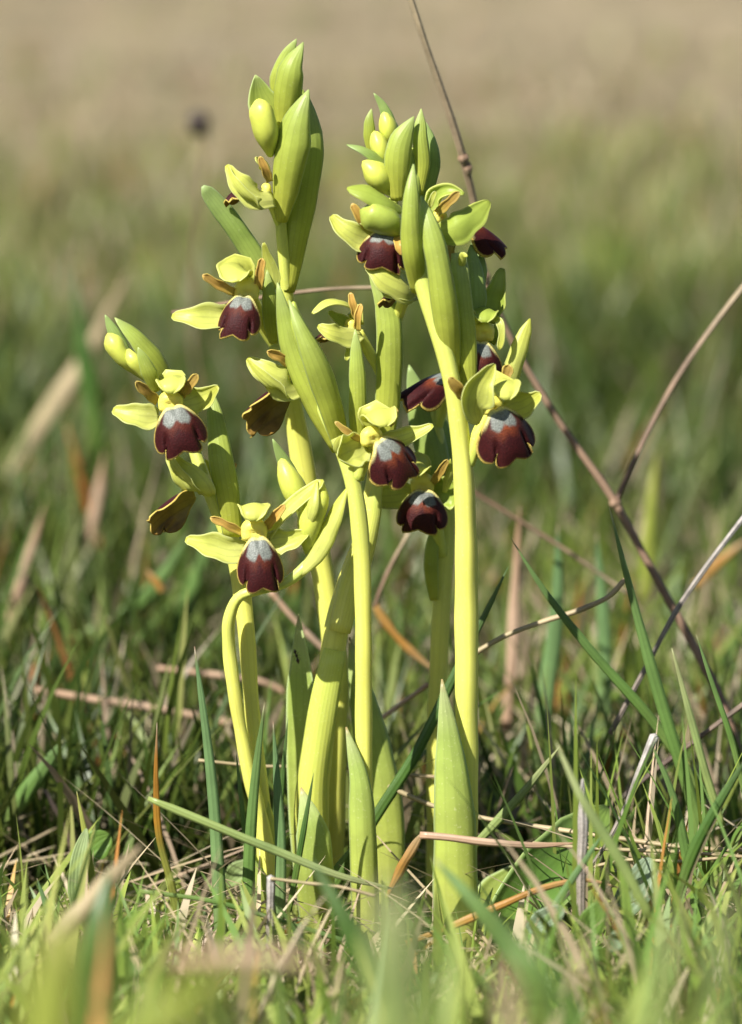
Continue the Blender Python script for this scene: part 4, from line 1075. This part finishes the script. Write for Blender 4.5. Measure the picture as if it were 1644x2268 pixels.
straw('long grey-brown twig slanting in from the right border', [(1352, 1625, 30), (1430, 1480, 30), (1500, 1350, 32), (1580, 1235, 36), (1660, 1130, 40)], 12, GREYTWIG, name='twig')
straw('mottled straw meeting the thick right stem from the side', [(1050, 1448, 25), (1120, 1408, 25), (1200, 1378, 25), (1300, 1345, 25), (1350, 1320, 25), (1384, 1284, 25)], 12, STRAW)
straw('dark twig crossing low at the right border', [(1340, 1800, 30), (1440, 1715, 30), (1540, 1640, 30), (1660, 1550, 30)], 12, DARKTWIG, name='twig')
straw('reddish thin stalk slanting behind the right stem', [(1040, 1085, 140), (1130, 1140, 140), (1240, 1210, 140), (1390, 1315, 140)], 9, BROWNTWIG, name='stalk')
straw('pinkish twig between the middle and right stems', [(820, 1610, 60), (880, 1565, 60), (950, 1515, 60)], 11, PINKSTRAW, name='twig')
straw('thin brown stalk leaning between the middle stems', [(828, 1345, 100), (860, 1265, 100), (905, 1180, 100)], 9, BROWNTWIG, name='stalk')
straw('pale blurred straw low behind the left stems', [(80, 1528, 130), (200, 1548, 130), (350, 1570, 130), (560, 1612, 125)], 18, PINKSTRAW)
straw('brown-pink straw behind the bowed stem', [(350, 1480, 150), (480, 1495, 150), (580, 1510, 150), (680, 1560, 150)], 14, PINKSTRAW)
straw('thin brownish twig showing between the two upper flower spikes', [(380, 692, 70), (520, 668, 70), (640, 650, 70), (730, 640, 70), (870, 636, 72)], 8, BROWNTWIG, name='twig')
straw('pale stem piece crossing behind the pale leaf', [(600, 1310, 110), (650, 1370, 110), (720, 1440, 110), (800, 1500, 110)], 14, PINKSTRAW)
straw('fallen split straw on the turf at the lower right', [(1010, 2240, -75), (1060, 2270, -76), (1110, 2300, -76)], 22, PINKSTRAW)
straw('pale bent straw in the lower left foreground', [(470, 2130, -90), (520, 2150, -92), (550, 2200, -92), (585, 2270, -90)], 9, STRAW)
straw('thin dark twig leaning by the left turf', [(100, 1750, 60), (150, 1850, 60), (170, 1960, 60)], 11, DARKTWIG, name='twig')
straw('dry pale stalk below the tilted rosette leaf', [(1060, 2060, -50), (1110, 2130, -52), (1160, 2200, -52)], 9, STRAW)

# tall forked dry stem behind the orchids
fk = empty('dry_weed', P(1700, 1900, 40))
tag(fk, 'tall thin brown dry stem with a fork, arching behind the right orchid', 'dry weed')
tube('stalk', [(1660, 1760, 60), (1600, 1560, 70), (1520, 1400, 80), (1440, 1255, 85), (1362, 1112, 90), (1230, 920, 95), (1130, 745, 95), (1072, 605, 90), (1048, 440, 85), (1024, 345, 80), (975, 190, 75), (940, 90, 72), (905, -20, 70)],
     [11, 11, 10, 9, 9, 8, 8, 8, 8.5, 9, 7.5, 7, 6.5], BROWNTWIG, fk, n=120, seg=8)
tube('branch', [(1362, 1116, 90), (1418, 992, 96), (1500, 838, 100), (1570, 735, 102), (1670, 605, 105)], [7, 6, 6.5, 6, 5.5], BROWNTWIG, fk, n=50, seg=8)
for (nx, ny, nd, rr_) in ((1026, 350, 80, 13), (1036, 372, 81, 11), (1362, 1114, 90, 14), (1075, 612, 90, 11)):
    tube('node', [(nx - 2, ny - 14, nd), (nx, ny, nd), (nx + 3, ny + 14, nd)], [6, rr_, 6], BROWNTWIG, fk, n=10, seg=8)

# small leaves in the turf
def small_leaf(label, pts, hw, mat, **k):
    o = blade('small_leaf', pts, hw, mat, profile=k.pop('profile', OVAL), phi=k.pop('phi', .5), convex=k.pop('convex', False), **k)
    return tag(o, label, 'leaf', 'small leaves in the turf')
small_leaf('downy upright grey-green leaf at the left of the turf', [(182, 2060, -34), (172, 1980, -34), (175, 1910, -34), (192, 1835, -32)], 21, HAIRY)
small_leaf('rounded clover leaflet right of the grey twig', [(1296, 2092, -75), (1305, 2055, -77), (1325, 2015, -78), (1335, 1998, -78)], 30, CLOVER)
small_leaf('second clover leaflet below the rounded one', [(1350, 2130, -80), (1330, 2120, -82), (1305, 2150, -84), (1290, 2175, -84)], 28, CLOVER)
small_leaf('pale grey-green matte leaf behind the clover', [(1370, 2030, -50), (1395, 1990, -50), (1420, 1950, -48), (1440, 1900, -46)], 38, GREYLEAF)
small_leaf('small folded grey leaf near the clover', [(1350, 2105, -84), (1365, 2085, -85), (1385, 2060, -85)], 20, GREYLEAF)
small_leaf('rounded soft leaf behind the short cut blade', [(185, 1900, 20), (215, 1870, 20), (245, 1850, 20)], 34, CLOVER)
small_leaf('narrow folded leaf on a thin stalk left of the clump', [(262, 2110, -50), (275, 2070, -50), (300, 2015, -50)], 16, CLOVER)
small_leaf('yellow-green leaf behind the foot of the left orchid', [(500, 1960, 30), (530, 1930, 30), (560, 1910, 30)], 24, HAIRY)
small_leaf('small oval leaf lying low at the right', [(1470, 2120, -60), (1500, 2100, -62), (1540, 2090, -62)], 26, CLOVER)
small_leaf('pale leaf tilted up beside the rosette leaf', [(1170, 2060, -70), (1210, 2035, -71), (1250, 2010, -72)], 26, GREYLEAF)
small_leaf('low green leaflet at the foot of the right orchid', [(1100, 2200, -80), (1140, 2180, -82), (1190, 2170, -82)], 24, CLOVER)

# tiny ant on the tall pale leaf
def ant():
    m = tissue('ant_shell', [(0, (.02, .015, .01)), (1, (.05, .03, .015))], transl=0, rough=.3, veins=0, blotch=.1)
    a = tube('ant', [(653, 1438, 13.2), (654, 1443, 13), (655, 1447, 13.2), (657, 1452, 13), (658, 1456, 13.2), (660, 1463, 13), (662, 1470, 13.2)],
             [1, 3.6, 1.6, 3.2, 1.4, 4.2, 1], m, n=24, seg=8)
    bmv = [v.co.copy() for v in a.data.vertices]
    tag(a, 'tiny dark ant on the tall pale leaf beside the thick stem', 'ant')
    for sx, (ax, ay), (bx, by) in (('l', (655, 1450), (649, 1446)), ('l', (655, 1452), (648, 1456)), ('l', (656, 1454), (651, 1464)),
                                   ('r', (658, 1450), (664, 1444)), ('r', (658, 1452), (666, 1453)), ('r', (659, 1455), (667, 1462))):
        tube('leg', [(ax, ay, 13), ((ax + bx) / 2, (ay + by) / 2 - 2, 12.6), (bx, by, 13.4)], [.6, .5, .35], m, a, n=6, seg=5)
ant()

# dried heads far out in the field
def seedhead(label, px, py, d, r_, hgt):
    top = P(px, py, d)
    e = empty('dried_flower', np.array([top[0], top[1], 0.0]))
    tag(e, label, 'dried flower', 'dried flower heads far behind')
    s_ = pxs(d)
    b = np.array([top[0], top[1], 0.0])
    V, F = [], []
    for i in range(5):
        c = b * (1 - i / 4) + top * (i / 4) + np.array([.004 * math.sin(i * 2), 0, 0])
        for j in range(6):
            a = j * math.pi / 3
            V.append(c + np.array([math.cos(a), math.sin(a), 0]) * .0006)
    F = [(i * 6 + j, i * 6 + (j + 1) % 6, i * 6 + 6 + (j + 1) % 6, i * 6 + 6 + j) for i in range(4) for j in range(6)]
    mk('stalk', V, F, BROWNTWIG, e, uv=[(0, .5)] * len(V))
    V, F = [], []
    q = np.random.default_rng(3)
    nu, nv = 12, 9
    for i in range(nv + 1):
        th = math.pi * i / nv
        for j in range(nu):
            a = 2 * math.pi * j / nu
            rr = r_ * s_ * (1 + (.28 if (i + j) % 2 else -.05) + q.uniform(-.1, .1))
            V.append(top + np.array([math.sin(th) * math.cos(a), math.sin(th) * math.sin(a), math.cos(th) * 1.1]) * rr)
    F = [(i * nu + j, i * nu + (j + 1) % nu, (i + 1) * nu + (j + 1) % nu, (i + 1) * nu + j) for i in range(nv) for j in range(nu)]
    mk('head', V, F, DARKTWIG, e, uv=[(0, .1)] * len(V))
seedhead('dark round dried flower head on a thin stalk standing against the beige field', 440, 272, 600, 22, .2)
